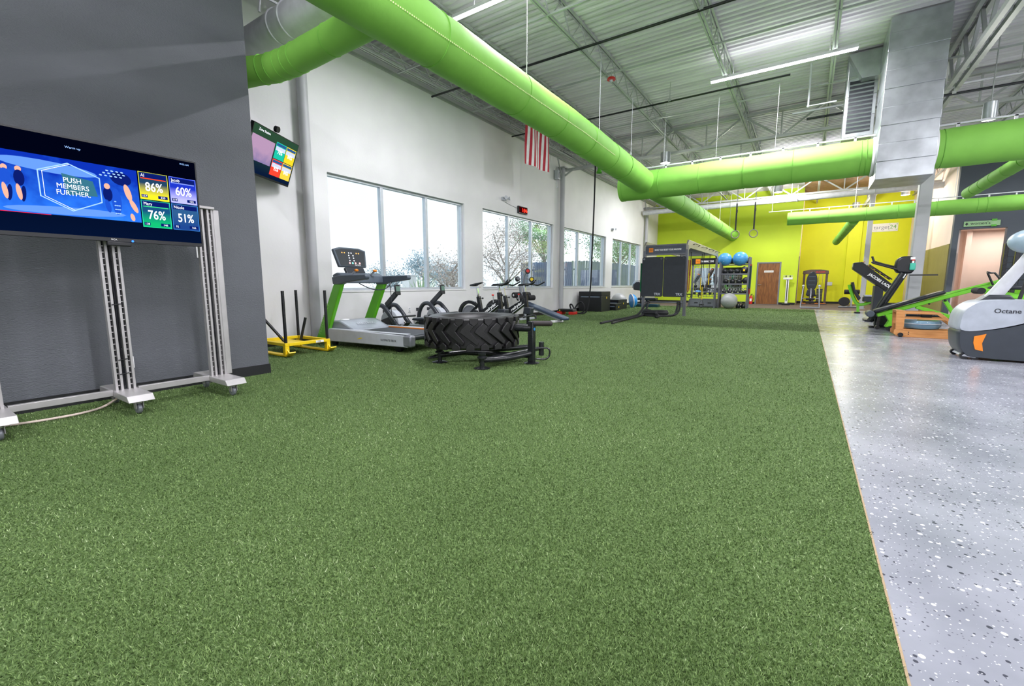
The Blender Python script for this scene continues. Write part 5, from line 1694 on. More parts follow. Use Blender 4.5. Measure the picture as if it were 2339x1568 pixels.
# battle ropes
def rope(pts, r, label):
    o = B().curve(pts, r, 8, sub=8).build('battle_rope', M_ROPE)
    return tag(o, label, 'rope', 'battle ropes')


def twisted(pts):
    return pts


bx = RX0 + 0.18
rope([(bx, 15.06, 0.42), (bx - 0.02, 14.95, 0.36), (bx - 0.02, 14.6, 0.2), (bx + 0.0, 14.1, 0.06), (bx + 0.02, 13.5, 0.03), (bx + 0.05, 12.6, 0.028), (bx + 0.06, 11.7, 0.028), (-4.44, 10.82, 0.028)], 0.032, 'black battle rope stretched across the turf, ending farther from the window bench')
rope([(bx + 0.06, 15.04, 0.40), (bx + 0.07, 14.93, 0.34), (bx + 0.10, 14.6, 0.16), (bx + 0.14, 14.2, 0.05), (bx + 0.16, 13.5, 0.03), (bx + 0.22, 12.6, 0.028), (bx + 0.26, 11.8, 0.028), (-4.19, 10.98, 0.028)], 0.032, 'black battle rope stretched across the turf beside its twin')
coil = [(RX1 - 0.18, 15.06, 0.42), (RX1 - 0.16, 14.95, 0.3), (RX1 - 0.18, 14.8, 0.1), (RX1 - 0.3, 14.6, 0.03)]
for k in range(52):
    a = R(150 + 40 * k)
    lay = k // 9
    rr = 0.34 - 0.02 * (lay % 3) + 0.02 * math.sin(k * 2.1)
    coil.append((-4.05 + rr * 1.15 * math.cos(a), 14.45 + rr * math.sin(a) * 0.75, 0.03 + 0.03 * lay + 0.008 * math.sin(k * 1.7)))
coil += [(-3.95, 14.15, 0.14), (-3.8, 13.95, 0.05), (-3.85, 13.75, 0.03)]
rope(coil, 0.036, 'black battle rope coiled in a heap under the charcoal mats')
rope([(RX1 - 0.10, 15.04, 0.40), (RX1 - 0.09, 14.95, 0.25), (RX1 - 0.14, 14.8, 0.08), (RX1 - 0.32, 14.4, 0.03), (RX1 - 0.5, 14.1, 0.03), (-3.78, 13.72, 0.03)], 0.028, 'short visible run of black battle rope beside the coiled heap')

# ================================================================== storage wall behind the rig
sw = thing('ball_shelf', 'grey steel shelf unit holding balls and kettlebells behind the rig', 'shelf unit', (-2.66, 21.35, 0))
for x in (-0.55, 0.55):
    for y in (-0.25, 0.25):
        B().ext(x - 0.035, x + 0.035, y - 0.035, y + 0.035, 0, 2.18 if y > 0 or x > 0 else 2.0).build('post', M_GUN, sw, bevel=0.006)
for z in (0.63, 1.04, 1.47):
    B().ext(-0.52, 0.52, -0.24, 0.24, z - 0.03, z).build('shelf', M_GUN, sw)
    B().ext(-0.52, 0.52, -0.262, -0.24, z - 0.035, z + 0.03).build('shelf_lip', M_GUN, sw)
for y in (-0.2, 0.05):
    B().cyl((-0.55, y, 1.86), (0.55, y, 1.86), 0.018, n=10).build('ball_rail', M_GUN, sw)
B().ext(-0.52, 0.52, 0.22, 0.25, 1.92, 2.16).build('header_panel', M_BLACK, sw)
exball((-3.08, 21.28, 2.10), 0.28, M_BLUEBALL, 'blue exercise ball on the top rails of the shelf, next to the training zone sign')
exball((-2.48, 21.28, 2.11), 0.30, M_BLUEBALL, 'blue exercise ball on the top rails of the shelf, at its free end')
exball((-2.75, 20.85, 0.325), 0.325, M_GREYBALL, 'big silver exercise ball on the turf under the ball shelf')


def medball(x, z, r, label, yellow=False):
    t = thing('medicine_ball', label, 'medicine ball', (x, 21.22, z), group='black medicine balls')
    B().ball((0, 0, r), r, 24, 14).build('ball_skin', M_BLACK, t)
    B().torus((0, 0, r), r * 1.0, 0.003, (0.3, 0.2, 1), n=28, m=5).build('seam', M_DGREY, t)
    if yellow:
        B().box((0.0, -r * 0.985, r), (0.07, 0.01, 0.09)).build('label_patch', M_YELLOW, t)
    return t


for i, (x, r_) in enumerate(((-3.04, 0.115), (-2.80, 0.115), (-2.56, 0.115))):
    medball(x, 1.47, r_, 'plain black medicine ball in the row on the upper shelf')
medball(-2.28, 1.47, 0.16, 'large black medicine ball with a yellow patch on the upper shelf', True)
for x in (-2.98, -2.72, -2.46):
    medball(x, 1.04, 0.11, 'plain black medicine ball in the row on the middle shelf')
medball(-2.20, 1.04, 0.145, 'large plain black medicine ball at the end of the middle shelf')


def kettlebell(x, y, z, label, r=0.085, group='kettlebells on the low shelf'):
    t = thing('kettlebell', label, 'kettlebell', (x, y, z), group=group)
    B().lathe([(0, 0), (r * 0.7, 0), (r, r * 0.7), (r * 0.95, r * 1.2), (r * 0.5, r * 1.8), (0, r * 1.9)], 20).build('bell', M_BLACKM, t)
    B().curve([(-r * 0.55, 0, r * 1.6), (-r * 0.75, 0, r * 2.2), (-r * 0.45, 0, r * 2.75), (r * 0.45, 0, r * 2.75), (r * 0.75, 0, r * 2.2), (r * 0.55, 0, r * 1.6)], 0.014, 8).build('handle', M_CHROME, t)
    return t


for x in (-3.02, -2.80, -2.58, -2.36, -2.2):
    kettlebell(x, 21.2, 0.63, 'black kettlebell with a bright handle on the lowest shelf above the silver ball')
for x in (-2.45, -2.25):
    kettlebell(x, 21.35, 0.0, 'black kettlebell on the floor under the ball shelf', 0.1, 'kettlebells on the floor')

su = thing('storage_unit', 'grey storage unit with two drawers and a wire grid under the training zone sign', 'storage unit', (-3.85, 21.42, 0))
B().prism([(-0.66, 0.02), (0.60, 0.02), (0.56, 0.38), (-0.58, 0.38)], 'y', -0.3, 0.25).build('drawer_case', M_GUN, su, bevel=0.01)
for x in (-0.28, 0.28):
    d_ = B().ext(x - 0.26, x + 0.26, -0.312, -0.30, 0.07, 0.34).build('drawer', mat('drawer_front', '7f828b', 0.4, metal=0.3), su)
    B().box((x, -0.318, 0.21), (0.14, 0.012, 0.03)).build('drawer_pull', M_BLACK, d_)
for x in (-0.6, 0.56):
    B().ext(x - 0.035, x + 0.035, 0.18, 0.25, 0.0, 2.2).build('post', M_GUN, su, bevel=0.006)
for k in range(10):
    B().cyl((-0.55 + 0.12 * k, 0.2, 0.45), (-0.55 + 0.12 * k, 0.2, 1.88), 0.007, n=6).build('grid_wire', M_LGREY, su)
for k in range(9):
    B().cyl((-0.58, 0.2, 0.48 + 0.17 * k), (0.55, 0.2, 0.48 + 0.17 * k), 0.007, n=6).build('grid_wire', M_LGREY, su)
hp = B().ext(-0.66, 0.60, 0.14, 0.18, 1.92, 2.20).build('header_panel', M_BLACK, su)
B().box((-0.38, 0.136, 2.06), (0.2, 0.006, 0.2)).build('logo_square', M_ORANGE, hp)
text('TRX', 0.075, M_DARKPRINT, hp, (-0.38, 0.131, 2.035), (1, 0, 0), SY, align='CENTER')
text('TRAINING ZONE', 0.115, M_PRINT, hp, (-0.26, 0.135, 2.015), (1, 0, 0), SY, bold=0.003, sx=0.62)
B().ext(-0.58, 0.55, -0.1, 0.2, 0.86, 0.88).build('tray_shelf', M_GUN, su)
B().ext(-0.58, 0.55, -0.1, 0.2, 0.56, 0.58).build('tray_shelf', M_GUN, su)
for i, (x, z) in enumerate(((-0.42, 0.58), (-0.2, 0.58), (0.02, 0.58), (0.24, 0.58), (0.42, 0.58))):
    t = thing('dumbbell', 'black hexagon dumbbell on the lower tray of the storage unit', 'dumbbell', (-3.85 + x, 21.35 + 0.02, z + 0.05), group='dumbbells on the storage unit')
    for s_ in (-1, 1):
        B().cyl((0, s_ * 0.06, 0), (0, s_ * 0.12, 0), 0.05, n=6).build('head', M_BLACK, t)
    B().cyl((0, -0.06, 0), (0, 0.06, 0), 0.015, n=10).build('grip', M_CHROME, t)
for i, (x, z) in enumerate(((-0.4, 0.88), (-0.1, 0.88), (0.2, 0.88))):
    kettlebell(-3.85 + x, 21.4, z, 'black kettlebell on the upper tray of the storage unit', 0.075, 'kettlebells on the storage unit')


def sandbag(x, z, tilt, label, m):
    t = thing('sand_bag', label, 'sand bag', (x, 21.48, z))
    a = R(tilt)
    d = V(math.sin(a), 0, math.cos(a))
    B().curve([-d * 0.24, -d * 0.1, d * 0.1, d * 0.24], 0.075, 14, radii=[0.05, 0.08, 0.08, 0.05]).build('bag', m, t)
    B().curve([-d * 0.12 + V(0, -0.07, 0), V(0, -0.12, 0), d * 0.12 + V(0, -0.07, 0)], 0.012, 6).build('handle', M_BLACK, t)
    B().torus(d * 0.19, 0.07, 0.01, d, n=18, m=6).build('band_mark', M_ORANGE, t)
    return t


M_BAG = mat('brown_grey_bag', '5f5450', 0.6)
sandbag(-3.66, 1.52, 25, 'dark brown sand bag hanging high on the wire grid', M_BAG)
sandbag(-3.74, 1.08, 20, 'long brown sand bag hanging below the high one on the wire grid', M_BAG)
sandbag(-4.22, 1.30, 28, 'grey sand bag hanging at the post end of the wire grid', mat('grey_bag', '6a6f78', 0.6))
sandbag(-3.44, 1.25, -5, 'black sand bag hanging on the wire grid next to the ball shelf', M_BLACK)

# ================================================================== by the green wall
t = thing('fire_extinguisher', 'red fire extinguisher on the carpet beside the wooden door', 'fire extinguisher', (-2.42, 26.12, 0))
B().lathe([(0, 0), (0.075, 0), (0.08, 0.02), (0.08, 0.36), (0.05, 0.43), (0.025, 0.45), (0, 0.45)], 20).build('cylinder', M_RED, t)
B().box((0, -0.078, 0.22), (0.09, 0.01, 0.14)).build('label_patch', M_WHITEP, t)
B().cyl((0, 0, 0.45), (0, 0, 0.50), 0.02, n=10).box((0.03, 0, 0.52), (0.12, 0.025, 0.02)).build('valve_lever', M_BLACK, t)
B().curve([(0.02, 0, 0.48), (0.12, 0, 0.44), (0.11, 0, 0.25), (0.095, 0, 0.15)], 0.012, 8).build('hose', M_BLACK, t)

t = thing('weighing_scale', 'white column weighing scale standing against the green wall', 'weighing scale', (-0.84, 25.85, 0))
B().ext(-0.17, 0.17, -0.25, 0.22, 0.01, 0.08).build('platform', M_BLACK, t, bevel=0.012)
B().ext(-0.06, 0.06, 0.12, 0.2, 0.08, 1.30).build('column', M_WHITEP, t, bevel=0.01)
B().ext(-0.02, 0.02, 0.112, 0.12, 0.2, 1.25).build('height_rod_slot', M_DGREY, t)
B().ext(-0.2, 0.2, 0.08, 0.2, 1.26, 1.36).build('beam_box', M_WHITEP, t, bevel=0.015)
B().box((0, 0.1, 1.40), (0.42, 0.03, 0.02)).build('beam', M_CHROME, t)
B().box((0, 0.1, 1.45), (0.42, 0.03, 0.02)).build('beam', M_CHROME, t)
for x in (-0.08, 0.09):
    B().box((x, 0.09, 1.42), (0.05, 0.05, 0.07)).build('poise', M_BLACK, t)

t = thing('inversion_table', 'inversion table with a dark padded back on a silver frame before the yellow wall', 'inversion table', (0.14, 23.1, 0))
for s_ in (-1, 1):
    B().tube([(s_ * 0.34, -0.35, 0.03), (s_ * 0.28, 0.0, 0.95), (s_ * 0.34, 0.4, 0.03)], 0.022, 10).build('side_frame', M_MGREY, t)
    B().ball((s_ * 0.29, 0, 0.96), 0.05, 12, 8).build('pivot', M_LGREY, t)
B().cyl((-0.34, -0.35, 0.03), (0.34, -0.35, 0.03), 0.022, n=10).build('floor_bar', M_MGREY, t)
B().cyl((-0.34, 0.4, 0.03), (0.34, 0.4, 0.03), 0.022, n=10).build('floor_bar', M_MGREY, t)
B().cyl((-0.3, -0.22, 0.42), (0.3, -0.22, 0.42), 0.018, n=10).build('cross_bar', M_MGREY, t)
pl = [(0.20 * math.cos(a) * (1.0 if math.sin(a) > 0 else 1.0), 1.15 + 0.42 * math.sin(a)) for a in [2 * math.pi * k / 24 for k in range(24)]]
B().prism(pl, 'y', -0.02, 0.05).build('back_pad', M_NAVY, t, bevel=0.02)
B().prism([(-0.18, 0.55), (0.18, 0.55), (0.14, 0.8), (-0.14, 0.8)], 'y', -0.03, 0.04).build('seat_pad', M_NAVY, t, bevel=0.02)
B().beam((0, -0.05, 0.85), (0, -0.35, 0.2), 0.05, 0.05).build('ankle_boom', M_BLACKM, t)
for z in (0.26, 0.4):
    B().cyl((-0.16, -0.35, z), (0.16, -0.35, z), 0.045, n=14).build('ankle_roller', M_FOAM, t)
for k in range(3):
    B().box((0, -0.024, 1.0 + 0.18 * k), (0.24, 0.004, 0.02)).build('pad_stripe', mat('pad_stripe', '4c5a6a', 0.5), t)

t = thing('leg_press_machine', 'brown framed weight machine against the yellow wall behind the inversion table', 'weight machine', (0.3, 27.7, 0))
for x in (-0.48, 0.48):
    B().ext(x - 0.05, x + 0.05, -0.06, 0.06, 0.0, 1.6).build('upright', M_BRONZE, t, bevel=0.01)
B().prism([(-0.56, 1.55), (0.56, 1.55), (0.54, 1.72), (0.2, 1.78), (-0.2, 1.78), (-0.54, 1.72)], 'y', -0.08, 0.08).build('header', M_BRONZE, t, bevel=0.015)
text('BUILDER', 0.1, M_RED, t, (0.02, -0.082, 1.62), (1, 0, 0), SY, bold=0.002)
for k in range(9):
    B().ext(0.1, 0.36, -0.07, 0.07, 0.12 + 0.075 * k, 0.185 + 0.075 * k).build('weight_plate', M_DGREY, t)
for x in (0.15, 0.31):
    B().cyl((x, 0, 0.1), (x, 0, 1.55), 0.012, n=8).build('guide_rod', M_CHROME, t)
B().ext(-0.3, 0.1, -0.7, -0.2, 0.42, 0.50).build('seat', M_NAVY, t, bevel=0.02)
B().ext(-0.2, 0.0, -0.6, -0.3, 0.0, 0.42).build('seat_base', M_BRONZE, t)
B().box((0.62, -0.12, 1.05), (0.22, 0.05, 0.18), (0, 0, R(15))).build('side_pad', M_LGREY, t, bevel=0.015)
B().beam((0.5, -0.05, 1.05), (0.62, -0.1, 1.05), 0.03, 0.03).build('pad_arm', M_BRONZE, t)
B().ext(-0.55, 0.55, -0.8, 0.1, 0.0, 0.06).build('base', M_BRONZE, t)
B().ext(-0.5, 0.5, -0.78, -0.74, 0.06, 0.09).build('base_trim', M_ORANGE, t)

t = thing('leg_curl_machine', 'low machine with black rollers and a round weight disc beside the thin column', 'weight machine', (1.55, 24.4, 0))
B().cyl((-0.15, -0.1, 0.27), (-0.15, 0.12, 0.27), 0.20, n=28).build('weight_disc', M_BLACK, t, bevel=0.012)
B().cyl((-0.18, -0.05, 0.70), (0.35, 0.0, 0.70), 0.10, n=20).build('roller', M_FOAM, t, bevel=0.012)
B().beam((0.1, 0, 0.05), (0.1, 0, 0.66), 0.07, 0.07).build('post', M_LGREY, t)
B().cyl((-0.35, -0.1, 0.035), (0.5, -0.1, 0.035), 0.035, n=12).build('floor_bar', M_MGREY, t)
B().cyl((-0.25, 0.2, 0.035), (0.4, 0.2, 0.035), 0.035, n=12).build('floor_bar', M_MGREY, t)
B().beam((0.0, -0.1, 0.06), (0.1, 0.2, 0.06), 0.05, 0.05).build('link_bar', M_BLACKM, t)
B().cyl((-0.15, -0.02, 0.27), (0.1, 0.0, 0.27), 0.02, n=8).build('axle', M_CHROME, t)

t = thing('recumbent_seat_machine', 'green framed machine with a black seat in front of the thin column', 'exercise machine', (1.55, 20.0, 0))
B().curve([(-0.30, 0, 1.02), (-0.22, 0, 0.75), (-0.10, 0, 0.45), (0.02, 0, 0.32), (0.20, 0, 0.34), (0.42, 0, 0.46), (0.75, 0, 0.60)], 0.055, 12).build('frame', M_MGREEN, t)
B().beam((0.0, 0, 0.32), (0.02, 0, 0.05), 0.07, 0.08).build('front_leg', M_MGREEN, t)
B().box((0.0, 0, 0.03), (0.16, 0.3, 0.05)).build('foot', M_BLACK, t, bevel=0.012)
B().prism([(-0.27, 1.10), (-0.18, 1.12), (-0.12, 0.85), (0.06, 0.55), (0.0, 0.45), (-0.16, 0.75)], 'y', -0.13, 0.13).build('back_pad', M_NAVY, t, bevel=0.02)
B().ext(0.12, 0.62, -0.2, 0.2, 0.42, 0.60).build('seat_box', M_DGREY, t, bevel=0.03)
B().ext(0.14, 0.60, -0.18, 0.18, 0.60, 0.66).build('seat_rim', M_LGREY, t, bevel=0.015)
B().beam((0.7, 0, 0.58), (0.75, 0, 0.0), 0.06, 0.06).build('rear_leg', M_MGREEN, t)
B().curve([(0.45, -0.1, 0.60), (0.50, -0.1, 0.85), (0.42, -0.1, 0.98)], 0.02, 8).build('lever', M_CHROME, t)

# ================================================================== ladder climber
t = thing('ladder_climber', 'black inclined ladder climbing machine with white lettering behind the square column', 'climbing machine', (1.5, 16.0, 0))
B().prism([(-0.46, 1.64), (-0.47, 1.47), (0.33, 0.82), (0.52, 0.95), (-0.28, 1.66)], 'y', -0.22, 0.22).build('ladder_body', M_BLACK, t, bevel=0.01)
text("JACOBS LADDER", 0.10, M_PRINT, t, (-0.12, -0.222, 1.30), V(0.79, 0, -0.61), V(0.61, 0, 0.79), bold=0.004)
B().ext(0.05, 0.25, -0.2, 0.2, 0.0, 1.0).build('support_pillar', M_DGREY, t, bevel=0.012)
B().ext(-0.1, 0.6, -0.3, 0.3, 0.0, 0.06).build('base', M_BLACK, t, bevel=0.012)
for k in range(5):
    a = 0.15 + 0.17 * k
    B().cyl((-0.35 + 0.78 * a, -0.2, 1.75 - 0.62 * a), (-0.35 + 0.78 * a, 0.2, 1.75 - 0.62 * a), 0.018, n=10).build('rung', M_OAK, t)
for s_ in (-1, 1):
    B().beam((-0.12, s_ * 0.21, 1.58), (0.40, s_ * 0.21, 1.17), 0.03, 0.03).build('rail', M_BLACKM, t)
B().box((-0.468, 0, 1.57), (0.006, 0.1, 0.07)).build('badge', M_WHITEP, t)

# ================================================================== black slant trainer with its console
t = thing('slant_trainer', 'black slanted trainer with a big console and long grips beside the square column', 'exercise machine', (1.7, 13.62, 0))
for y, dx in ((-0.10, 0.0), (0.12, 0.07)):
    B().cyl((-0.40 + dx, y, 0.16), (0.10 + dx, y, 1.30), 0.058, n=16).build('slanted_post', M_BLACKM, t)
B().prism([(0.0, 1.30), (0.26, 1.28), (0.30, 1.36), (0.30, 1.62), (0.24, 1.68), (0.06, 1.68), (-0.03, 1.60), (-0.05, 1.40)], 'y', -0.12, 0.12).build('console', M_BLACK, t, bevel=0.04)
B().box((0.11, -0.11, 1.24), (0.08, 0.03, 0.1), (0, R(20), 0)).build('tag_card', M_WHITEP, t)
B().curve([(0.0, -0.1, 1.38), (-0.25, -0.12, 1.47), (-0.42, -0.12, 1.53), (-0.46, -0.05, 1.56), (-0.40, 0.05, 1.57), (-0.2, 0.1, 1.5), (0.0, 0.1, 1.44)], 0.022, 10).build('grip_loop', M_BLACK, t)
B().cyl((-0.42, 0.0, 1.56), (-0.47, 0.0, 1.70), 0.022, n=10).build('grip_horn', M_BLACK, t)
B().beam((0.24, 0.0, 1.25), (0.72, 0.0, 1.25), 0.05, 0.03).build('rear_grip', M_BLACK, t)
B().box((-0.05, 0.05, 0.16), (0.5, 0.26, 0.26)).build('drive_box', M_BLACK, t, bevel=0.04)
B().box((-0.12, 0.04, 0.02), (0.55, 0.24, 0.04)).build('base', M_BLACKM, t)
B().ball((-0.08, -0.16, 0.50), 0.14, 16, 10, (1, 0.6, 0.8)).build('dome_cover', M_BLACK, t)
B().prism([(-0.22, 0.36), (0.04, 0.36), (0.04, 0.47), (-0.20, 0.47)], 'y', -0.23, -0.05).build('dome_base', M_LGREY, t, bevel=0.01)
t = thing('spray_bottle', 'teal spray bottle with a white and red nozzle on the square column', 'spray bottle', (1.955, 13.48, 1.36))
B().ext(-0.05, 0.05, -0.03, 0.03, 0.0, 0.16).build('bottle', M_TEAL, t, bevel=0.015)
B().cyl((0, 0, 0.16), (0, 0, 0.21), 0.022, n=12).build('neck', M_WHITEP, t)
B().cyl((0, 0, 0.21), (0, 0, 0.24), 0.028, n=12).build('collar', M_RED, t)
B().box((-0.01, 0, 0.265), (0.08, 0.03, 0.05)).build('spray_head', M_WHITEP, t)

# ================================================================== green incline gym
def incline_gym(loc, label, rz=0):
    t = thing('incline_gym', label, 'exercise machine', loc, rz)
    # local x runs up the slope
    B().beam((-0.55, 0.0, 0.34), (1.35, 0.0, 1.09), 0.12, 0.09).build('main_rail', M_MGREEN, t, bevel=0.015)
    B().beam((0.35, -0.08, 0.78), (1.35, -0.08, 1.14), 0.03, 0.03).build('side_rail', M_MGREEN, t)
    pd_ = B().beam((-0.62, 0, 0.42), (0.52, 0, 0.88), 0.34, 0.075).build('pad', M_NAVY, t, bevel=0.03)
    B().cyl((-0.68, -0.2, 0.37), (-0.68, 0.2, 0.37), 0.075, n=20).build('head_roller', M_GRAPH, t, bevel=0.015)
    B().prism([(-0.42, 0.36), (-0.16, 0.42), (-0.18, 0.26), (-0.20, 0.08), (-0.40, 0.08), (-0.34, 0.22)], 'y', -0.11, 0.11).build('front_leg', M_MGREEN, t, bevel=0.015)
    B().cyl((-0.3, -0.24, 0.06), (-0.3, 0.24, 0.06), 0.055, n=14).build('front_foot', M_BLACK, t)
    B().cyl((-0.52, -0.05, 0.06), (-0.52, 0.05, 0.06), 0.045, n=14).build('small_wheel', M_BLACK, t)
    B().beam((-0.52, 0, 0.08), (-0.5, 0, 0.36), 0.03, 0.05).build('wheel_bracket', M_BLACKM, t)
    B().beam((0.10, 0, 0.55), (1.25, 0, 0.14), 0.09, 0.08).build('lower_beam', M_MGREEN, t, bevel=0.012)
    B().beam((0.55, 0.02, 0.70), (0.78, 0.02, 0.30), 0.07, 0.07).build('strut', M_MGREEN, t, bevel=0.01)
    B().cyl((0.78, 0.02, 0.30), (0.88, 0.02, 0.10), 0.022, n=12).build('piston', M_CHROME, t)
    B().ball((0.30, -0.06, 0.62), 0.02, 10, 6).build('pin', M_BLACK, t)
    B().ball((0.55, -0.04, 0.70), 0.025, 10, 6).build('pin', M_BLACK, t)
    B().box((1.25, 0, 0.06), (0.12, 0.55, 0.10)).build('rear_foot', M_BLACK, t, bevel=0.02)
    B().tube([(1.20, -0.16, 1.02), (1.10, -0.16, 1.26), (1.12, -0.05, 1.29), (1.18, 0.02, 1.27), (1.25, 0.05, 1.27), (1.38, -0.05, 1.05), (1.30, -0.14, 0.98)], 0.018, 10).build('grab_handle', M_BLACK, t)
    return t


incline_gym((1.92, 13.0, 0), 'bright green incline gym with a long black pad behind the wooden rowing machine')
t = thing('green_lever_machine', 'bright green machine with black rollers and pads behind the grey elliptical trainer', 'exercise machine', (2.9, 11.0, 0))
B().beam((-0.38, 0, 0.94), (0.7, 0, 0.70), 0.10, 0.09).build('top_beam', M_MGREEN, t, bevel=0.012)
B().beam((-0.2, 0, 0.86), (0.6, 0, 0.28), 0.09, 0.08).build('lower_beam', M_MGREEN, t, bevel=0.012)
B().cyl((-0.40, -0.18, 0.93), (-0.40, 0.18, 0.93), 0.055, n=16).build('roller', M_FOAM, t)
B().cyl((-0.20, -0.18, 0.96), (-0.20, 0.18, 0.96), 0.055, n=16).build('roller', M_FOAM, t)
B().ext(-0.12, 0.30, -0.14, 0.14, 0.95, 1.03).build('pad', M_NAVY, t, bevel=0.03)
B().beam((0.6, 0, 0.7), (0.65, 0, 0.04), 0.09, 0.08).build('rear_leg', M_MGREEN, t, bevel=0.012)
B().beam((-0.1, 0, 0.84), (-0.05, 0, 0.04), 0.08, 0.07).build('front_leg', M_MGREEN, t, bevel=0.012)
B().box((0.3, 0, 0.03), (1.0, 0.4, 0.06)).build('base', M_BLACKM, t, bevel=0.015)

# ================================================================== wooden water rower
t = thing('water_rower', 'oak framed water rowing machine with a round clear tank on the concrete', 'rowing machine', (1.95, 11.78, 0))
for y in (-0.23, 0.23):
    B().prism([(-0.44, 0.05), (-0.36, 0.0), (1.6, 0.0), (1.6, 0.15), (-0.40, 0.16), (-0.44, 0.13)], 'y', y - 0.02, y + 0.02).build('side_rail', M_OAK, t, bevel=0.006)
    B().prism([(-0.42, 0.15), (-0.33, 0.15), (-0.30, 0.16), (-0.30, 0.52), (-0.44, 0.53)], 'y', y - 0.02, y + 0.02).build('front_upright', M_OAK, t, bevel=0.006)
    B().prism([(-0.31, 0.46), (0.16, 0.46), (0.55, 0.13), (0.62, 0.13), (0.20, 0.505), (-0.31, 0.505)], 'y', y - 0.018, y + 0.018).build('brace', M_OAK, t, bevel=0.005)
    B().cyl((-0.34, y - 0.06 * (1 if y > 0 else -1) * -1, 0.045), (-0.34, y, 0.045), 0.042, n=18).build('transport_wheel', M_BLACK, t)
    for z in (0.06, 0.10):
        B().cyl((-0.22, y - 0.022, z), (-0.22, y + 0.022, z), 0.01, n=8).build('bolt', M_BLACK, t)
B().box((-0.37, 0, 0.50), (0.12, 0.42, 0.05)).build('front_block', M_OAK, t, bevel=0.006)
B().box((0.0, -0.23, 0.375), (0.62, 0.035, 0.03)).build('tank_rail', M_OAK, t)
B().box((0.0, 0.23, 0.375), (0.62, 0.035, 0.03)).build('tank_rail', M_OAK, t)
tk = B().lathe([(0, 0.155), (0.2, 0.155), (0.255, 0.17), (0.285, 0.22), (0.288, 0.265), (0.285, 0.31), (0.255, 0.355), (0.2, 0.368), (0, 0.368)], 40, (0.0, 0, 0)).build('water_tank', M_TANK, t)
B().lathe([(0, 0.162), (0.2, 0.162), (0.25, 0.177), (0.278, 0.222), (0.28, 0.265), (0.278, 0.305), (0.26, 0.33), (0, 0.33)], 36, (0, 0, 0)).build('water', mat('tank_water', '8fa6b2', 0.1, var=0.05, spec=0.8), tk)
B().torus((0, 0, 0.268), 0.290, 0.008, (0, 0, 1), n=40, m=6).build('tank_rim', M_LGREY, tk)
B().cyl((-0.25, 0, 0.43), (0.3, 0, 0.43), 0.03, n=12).build('strap_axle', M_BLACKM, t)
B().box((0.05, 0, 0.43), (0.16, 0.12, 0.08)).build('strap_drum', M_BLACK, t, bevel=0.012)
B().box((0.95, 0, 0.25), (0.3, 0.26, 0.06)).build('seat', M_BLACK, t, bevel=0.02)
B().box((0.95, 0, 0.19), (0.2, 0.36, 0.06)).build('seat_carriage', M_BLACKM, t)
B().cyl((0.42, -0.25, 0.36), (0.42, 0.25, 0.36), 0.016, n=10).build('handle', M_BLACK, t)

# ================================================================== elliptical trainer
t = thing('elliptical_trainer', 'large grey elliptical trainer with a dark base and an orange side reflector', 'elliptical trainer', (2.2, 8.85, 0))
def hull(prof, y0, y1, m, name, inset=0.06, bev=0.02):
    """extruded profile whose two faces are drawn in a little so the edges round off"""
    # round the outline with a closed spline
    k = len(prof)
    rd = []
    for i in range(k):
        p0, p1, p2, p3 = (V(*prof[(i + q) % k]) for q in (-1, 0, 1, 2))
        for q in range(4):
            u = q / 4
            w = 0.5 * ((2 * p1) + (-p0 + p2) * u + (2 * p0 - 5 * p1 + 4 * p2 - p3) * u * u + (-p0 + 3 * p1 - 3 * p2 + p3) * u ** 3)
            rd.append((w.x, max(w.y, 0.015)))
    prof = rd
    k = len(prof)
    cx = sum(p[0] for p in prof) / k
    cz = sum(p[1] for p in prof) / k
    rings = []
    for y, f in ((y0, 1 - inset * 1.6), (y0 + 0.04, 1 - inset * 0.5), (y0 + 0.12, 1.0), (y1 - 0.12, 1.0), (y1 - 0.04, 1 - inset * 0.5), (y1, 1 - inset * 1.6)):
        rings.append([(cx + (p[0] - cx) * f, y, cz + (p[1] - cz) * f) for p in prof])
    vs = [v for r_ in rings for v in r_]
    fs = [tuple(range(k)), tuple((len(rings) - 1) * k + i for i in range(k - 1, -1, -1))]
    for q in range(len(rings) - 1):
        for i in range(k):
            j = (i + 1) % k
            fs.append((q * k + i, q * k + j, (q + 1) * k + j, (q + 1) * k + i))
    b_ = B()
    b_.add(vs, fs)
    return b_.build(name, m, t)


hull([(-0.28, 0.05), (-0.36, 0.14), (-0.39, 0.28), (-0.38, 0.41), (-0.18, 0.41), (0.1, 0.48), (0.35, 0.58), (0.7, 0.66), (1.3, 0.60), (1.35, 0.3), (1.3, 0.03), (0.2, 0.02), (-0.12, 0.03)], -0.30, 0.30, mat('elliptical_base', '30373f', 0.35), 'lower_shell', 0.02)
hull([(-0.385, 0.405), (-0.40, 0.55), (-0.37, 0.68), (-0.28, 0.78), (-0.15, 0.83), (0.15, 0.84), (0.6, 0.82), (1.1, 0.76), (1.3, 0.62), (0.7, 0.665), (0.35, 0.585), (0.1, 0.485), (-0.18, 0.408)], -0.305, 0.305, mat('elliptical_shell', 'aab1bb', 0.32), 'upper_shell', 0.02)
B().prism([(-0.235, 0.33), (-0.12, 0.37), (-0.15, 0.24), (-0.13, 0.13), (-0.21, 0.15), (-0.235, 0.24)], 'y', -0.309, -0.295).build('side_reflector', M_ORANGE, t)
text('Octane', 0.085, M_DGREY, t, (-0.08, -0.307, 0.66), (1, 0, 0), SY, depth=0.002, bold=0.001)
B().prism([(-0.28, 0.10), (-0.14, 0.10), (-0.18, 0.02), (-0.33, 0.04)], 'y', -0.27, 0.27).build('wheel_bracket', M_LGREY, t, bevel=0.012)
